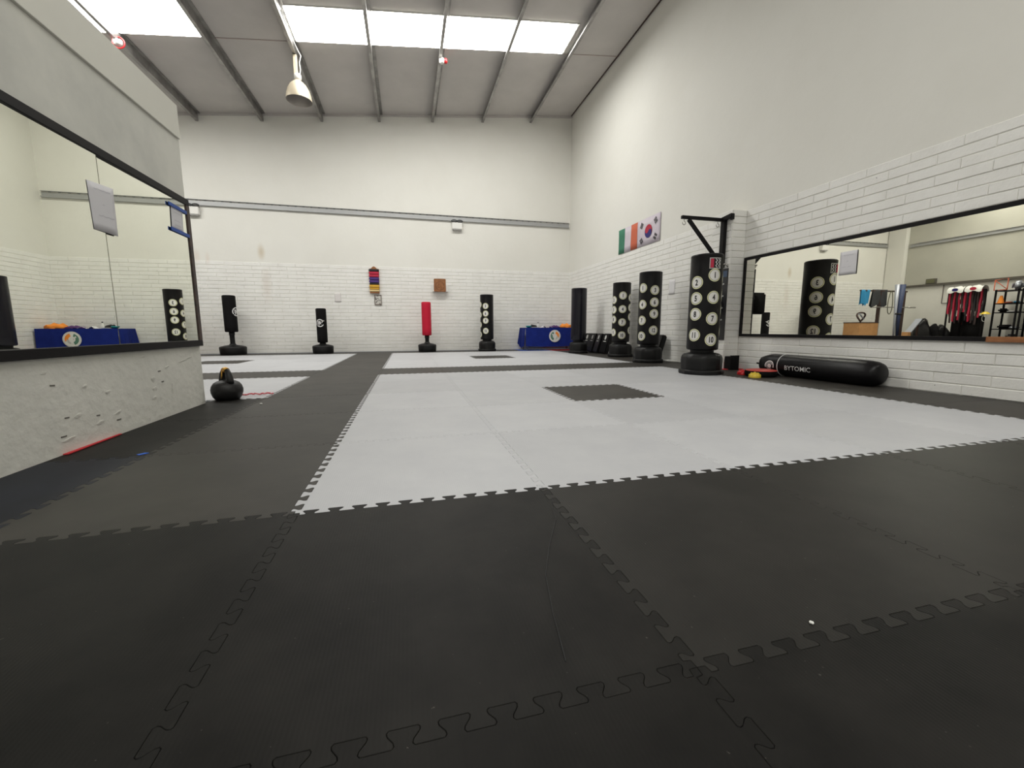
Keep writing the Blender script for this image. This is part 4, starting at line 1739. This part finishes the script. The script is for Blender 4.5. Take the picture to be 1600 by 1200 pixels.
def hang(name, lab, cat, x, y, z, wd, h, m, seed, taper=0.0):
    bm = new_bm()
    rr = random.Random(seed)
    n, k = 14, 8
    for side in (-1, 1):
        g_ = []
        for j in range(k + 1):
            v = j / k
            g_.append([bm.verts.new((wd * (i / n - .5) * (1 + taper * v), side * (.03 + .012 * math.sin(9 * i / n + 3 * v + seed)), -h * v * (1 - .18 * abs(math.sin(5 * i / n + seed))))) for i in range(n + 1)])
        for j in range(k):
            for i in range(n):
                f = bm.faces.new((g_[j][i], g_[j + 1][i], g_[j + 1][i + 1], g_[j][i + 1]))
                f.smooth = True
    tops = [v for v in bm.verts if abs(v.co.z) < 1e-6]
    a = sorted([v for v in tops if v.co.y < 0], key=lambda v: v.co.x)
    b_ = sorted([v for v in tops if v.co.y > 0], key=lambda v: v.co.x)
    for i in range(len(a) - 1):
        bm.faces.new((a[i], a[i + 1], b_[i + 1], b_[i]))
    bmesh.ops.recalc_face_normals(bm, faces=list(bm.faces))
    o = obj(name, bm, m)
    o.location = (x, y, z)
    return tag(o, lab, cat)


hang('towel', 'bright blue towel over the end of the squat rack bar', 'towel', -5.55, 10.5, 2.15, .42, .62, M['sky_cloth'], 1, -.1)
hang('jacket', 'dark grey jacket hung over the squat rack bar beside the towel', 'clothing', -6.3, 10.5, 2.17, .70, .70, M['grey_cloth'], 2, .2)
bm = new_bm()
tube(bm, [(.10 * math.cos(a) * (1.2 - .3 * math.sin(a)), 0, .44 * math.sin(a)) for a in [2 * PI * k / 24 for k in range(25)]], .014, 6, False)
o = obj('resistance_band', bm, M['lime'])
o.location = (-6.85, 10.45, 1.68)
tag(o, 'olive resistance band looped on the squat rack bar', 'band')

for (dx, m_, lab) in ((0.0, 'silver', 'silver foam roll standing before the squat rack, seen in mirror'), (.19, 'navy', 'navy foam roll standing beside the silver roll, seen in mirror')):
    t = thing('foam_roll', lab, 'roll', (-6.62 - dx, 10.05 + .05 * dx, 0), 0, 'rolls standing before the squat rack')
    bm = new_bm()
    tube(bm, [(0, 0, 0), (.01, .03, 1.2), (.02 - dx * .3, .06, 2.33)], [.03, .04, .075] if dx == 0 else [.03, .07, .12], 18)
    obj('roll_body', bm, M[m_], t)
    bm = new_bm()
    tube(bm, [(.0, .02, 1.2), (.0, .025, 1.26)], .05 if dx == 0 else .085, 18)
    obj('roll_strap', bm, M['ink'], t)

heap = [(-7.16, 9.55, 1.12, .27, 'vinyl'), (-7.62, 9.45, .92, .22, 'foam'), (-8.32, 9.55, .84, .30, 'vinyl'), (-8.42, 10.3, .80, .28, 'foam')]
for k, (x, y, h, w_, m_) in enumerate(heap):
    lab = ['tallest black gear bag in front of the squat rack, seen in mirror', 'black gear bag between the tallest one and the belt rail, seen in mirror',
           'flat black gear bag by the far left wall, seen in mirror', 'flat black gear bag in the far left corner, seen in mirror'][k]
    crumple('gear_bag', lab, 'bag', x, y, 0, w_, w_, h, M[m_], 30 + k)
t = thing('weight_bench', 'grey inclined bench with wooden foot, seen in right mirror', 'bench', (-6.35, 9.3, 0))
bm = new_bm()
bar(bm, (-6.1, 9.3, .50), (-6.62, 9.3, 1.02), .05, .20, up=(0, 1, 0))
bevel(bm, .01, 1)
obj('pad', bm, M['silver'], t, t.location)
bm = new_bm()
box(bm, -6.14, -5.98, 9.2, 9.4, .0, .55)
bevel(bm, .006, 1)
obj('foot_block', bm, M['plywood'], t, t.location)
bm = new_bm()
bar(bm, (-6.58, 9.3, 0), (-6.58, 9.3, .96), .05, .05)
obj('leg', bm, M['rust'], t, t.location)
bm = new_bm()
for a, b_ in (((XL + .03, 10.0, 1.65), (XL + .03, 10.0, 2.36)), ((XL + .03, 10.0, 1.65), (XL + .03, 9.2, 1.65))):
    tube(bm, [a, b_], .012, 6)
tag(obj('wall_pipe', bm, M['rust'], None, (XL + .03, 9.6, 1.65)), 'thin brown angled pipe on the far left wall, seen in mirror', 'pipe')

# rail of belts
t = thing('belt_rail', 'clothes rail under hanging belts by the far left wall, seen in mirror', 'rail', (-7.7, 8.75, 0))
bm = new_bm()
bar(bm, (-7.9, 9.25, 2.0), (-7.9, 8.25, 2.0), .04, .04)
obj('rail_bar', bm, M['black_frame'], t, t.location)
for y in (9.25, 8.25):
    bm = new_bm()
    bar(bm, (-7.9, y, 0), (-7.9, y, 2.0), .04, .04)
    obj('rail_post', bm, M['black_frame'], t, t.location)
cols = [('belt_red', 'red'), ('belt_brown', 'dark brown'), ('belt_red', 'red'), ('belt_black', 'black'), ('belt_red', 'red'), ('belt_brown', 'dark brown'), ('belt_red', 'red'), ('belt_black', 'black'),
        ('belt_red', 'red'), ('belt_brown', 'dark brown'), ('belt_black', 'black'), ('belt_brown', 'dark brown'), ('belt_red', 'red'), ('belt_black', 'black')]
ordn = ['first', 'second', 'third', 'fourth', 'fifth', 'sixth', 'seventh', 'eighth', 'ninth', 'tenth', 'eleventh', 'twelfth', 'thirteenth', 'last']
rr = random.Random(17)
for k, (c, cn) in enumerate(cols):
    y = 9.2 - k * .071
    bm = new_bm()
    for sd in (-1, 1):
        L_ = rr.uniform(.55, 1.2)
        zz = [(.03, 0, 0)] + [(-L_ * q / 4, rr.uniform(-.02, .02), rr.uniform(-.012, .012)) for q in range(1, 5)]
        for (za, ya, xa), (zb, yb, xb) in zip(zz, zz[1:]):
            bar(bm, (sd * .034 + xa, ya, za), (sd * .034 + xb, yb, zb), .05, .012, up=(1, 0, 0))
    box(bm, -.04, .04, -.025, .025, .025, .035)
    o = obj('hanging_belt', bm, M[c])
    o.location = (-7.9, y, 2.0)
    tag(o, '%s belt, %s from the left on the mirrored belt rail' % (cn, ordn[k]), 'belt', 'belts hanging on the rail')
hang('black_robe', 'black robe hanging below the belts on the rail, seen in mirror', 'clothing', -7.72, 8.7, 1.25, .1, 1.1, M['foam'], 4)
bm = new_bm()
box(bm, -8.14, -7.98, 8.28, 9.15, .0, 1.12)
bevel(bm, .05, 2)
smooth(bm)
tag(obj('gear_sack', bm, M['foam'], None, (-8.06, 8.7, .0)), 'large black sack under the belt rail, seen in mirror', 'bag')
# white uniforms on top of the rail, with a blue and a red patch
for (y, c, lab) in ((8.97, 'flag_blue', 'white cloth with blue oval draped on the belt rail, seen in mirror'), (8.48, 'flag_red', 'white cloth with red patch draped on the belt rail, seen in mirror')):
    t = thing('draped_cloth', lab, 'cloth', (-7.85, y, 2.03), 0)
    bm = new_bm()
    n = 8
    g_ = [[bm.verts.new((.16 * math.sin(a) * 1.2, .23 * (i / n * 2 - 1), .20 * math.cos(a) * (1 + .12 * math.sin(3 * i)) - .07 + .03 * math.sin(5 * i))) for i in range(n + 1)] for a in [-1.6 + 3.2 * q / 10 for q in range(11)]]
    for a, b_ in zip(g_, g_[1:]):
        for i in range(n):
            f = bm.faces.new((a[i], b_[i], b_[i + 1], a[i + 1]))
            f.smooth = True
    obj('fabric', bm, M['scrap'], t)
    bm = new_bm()
    ring_faces(bm, lambda u, v: (.192 + .0 * v, u * 1.3, .02 + v * .8), 0, .07, 16)
    obj('patch', bm, M[c], t)

# steel shelving with gear
def shelving(lab, y0, y1):
    t = thing('shelving_unit', lab, 'shelf', (-8.35, (y0 + y1) / 2, 0))
    for y in (y0, y1):
        for x in (-8.1, -8.6):
            bm = new_bm()
            bar(bm, (x, y, 0), (x, y, 1.98), .04, .04)
            obj('post', bm, M['black_frame'], t, t.location)
    for z in (.30, .66, 1.22, 1.52, 1.95):
        bm = new_bm()
        box(bm, -8.62, -8.08, y0 - .02, y1 + .02, z - .03, z)
        obj('shelf_board', bm, M['black_frame'], t, t.location)
    return t


shelving('black steel shelving next to the belt rail, seen in right mirror', 7.55, 8.1)
shelving('second black steel shelving beyond the first, cut by the mirror edge', 6.7, 7.45)
t = thing('training_cone', 'orange cone on the shelving by the belts, seen in mirror', 'cone', (-8.2, 8.0, 1.52))
bm = new_bm()
lathe(bm, [(.10, 0), (.085, .02), (.03, .26), (0, .265)], 20)
obj('cone_body', bm, M['orange'], t)
bm = new_bm()
box(bm, -.1, .1, -.1, .1, 0, .012)
obj('cone_base', bm, M['orange'], t)
t = thing('training_cone', 'flat yellow cone hung in front of the shelving, seen in mirror', 'cone', (-7.80, 8.14, 1.16))
bm = new_bm()
lathe(bm, [(.13, 0), (.12, .015), (.05, .08), (0, .085)], 22)
obj('cone_body', bm, M['yellow'], t)
bm = new_bm()
tube(bm, [(.02, .06 * math.sin(a), -.13 + .12 * math.cos(a)) for a in [2 * PI * k / 18 for k in range(19)]], .008, 6, False)
obj('cord', bm, M['print'], t)
for (x, y, z, lx, ly, lz, c, lab) in ((-8.3, 7.66, 1.52, .2, .13, .06, 'sky_cloth', 'blue focus pad on the shelving, seen in mirror'), (-8.25, 7.82, 1.52, .2, .1, .05, 'flag_orange', 'orange focus pad on the shelving, seen in mirror'),
                                 (-8.3, 7.85, .66, .3, .3, .14, 'foam', 'black gloves pile on a lower shelf, seen in mirror'), (-8.3, 7.1, .66, .3, .5, .12, 'vinyl', 'dark gear on the lower far shelf, seen in mirror'),
                                 (-8.3, 7.1, 1.52, .3, .5, .1, 'silver', 'grey pads on the upper far shelf, seen in mirror'), (-8.3, 7.05, 1.95, .4, .65, .42, 'grey_cloth', 'dark heap of jackets on top of the far shelving'),
                                 (-8.4, 7.72, 1.95, .25, .28, .30, 'silver', 'grey padded bag on top of the shelving, seen in mirror'), (-8.3, 7.7, 1.22, .25, .2, .04, 'paper', 'pale folded cloth on the middle shelf, seen in mirror'),
                                 (-8.3, 7.95, 1.22, .28, .2, .13, 'foam', 'black pad at the belt end of the middle shelf, seen in mirror'), (-8.3, 7.66, .30, .3, .2, .18, 'grey_cloth', 'dark grey bundle at the bottom of the first shelving'),
                                 (-8.3, 7.62, .66, .26, .14, .08, 'silver', 'grey pad beside the black gloves on the lower shelf, seen in mirror'), (-8.3, 7.3, 1.22, .3, .24, .16, 'vinyl', 'black helmet bag on the middle far shelf, seen in mirror'),
                                 (-8.3, 6.95, 1.22, .3, .3, .1, 'flag_orange', 'orange pads on the middle far shelf, seen in mirror'), (-8.3, 7.0, .30, .34, .5, .2, 'foam', 'black bundle at the bottom of the far shelving, seen in mirror')):
    bm = new_bm()
    box(bm, -lx / 2, lx / 2, -ly / 2, ly / 2, 0, lz, rot('Z', (lx * 997 + y * 131) % 30 - 15))
    bevel(bm, min(lx, ly, lz) * .3, 2)
    smooth(bm)
    o = obj('gear_pad', bm, M[c])
    o.location = (x, y, z)
    tag(o, lab, 'gear')
t = thing('hurdle_frame', 'orange square tube frame standing on the shelving, seen in mirror', 'frame', (-8.2, 8.05, 1.955))
bm = new_bm()
tube(bm, [(0, -.16, .02), (0, -.16, .40), (0, .16, .36), (0, .16, .02), (0, -.16, .02)], .018, 6, False)
obj('tube_frame', bm, M['flag_orange'], t)
bm = new_bm()
tube(bm, [(.0, -.14, .05), (0, .14, .33)], .012, 6)
obj('cross_bar', bm, M['flag_orange'], t)
t = thing('ledge_speaker', 'small dark box on the wall ledge, seen in right mirror', 'box', (XL + .06, 10.4, 2.44))
bm = new_bm()
box(bm, -.05, .05, -.16, .16, 0, .2)
bevel(bm, .01, 1)
obj('housing', bm, M['dust'], t)
bm = new_bm()
box(bm, .05, .056, -.13, .13, .03, .17)
obj('grille', bm, M['lime'], t)

print('objects', len(bpy.data.objects), 'tris', sum(len(m.polygons) for m in bpy.data.meshes))
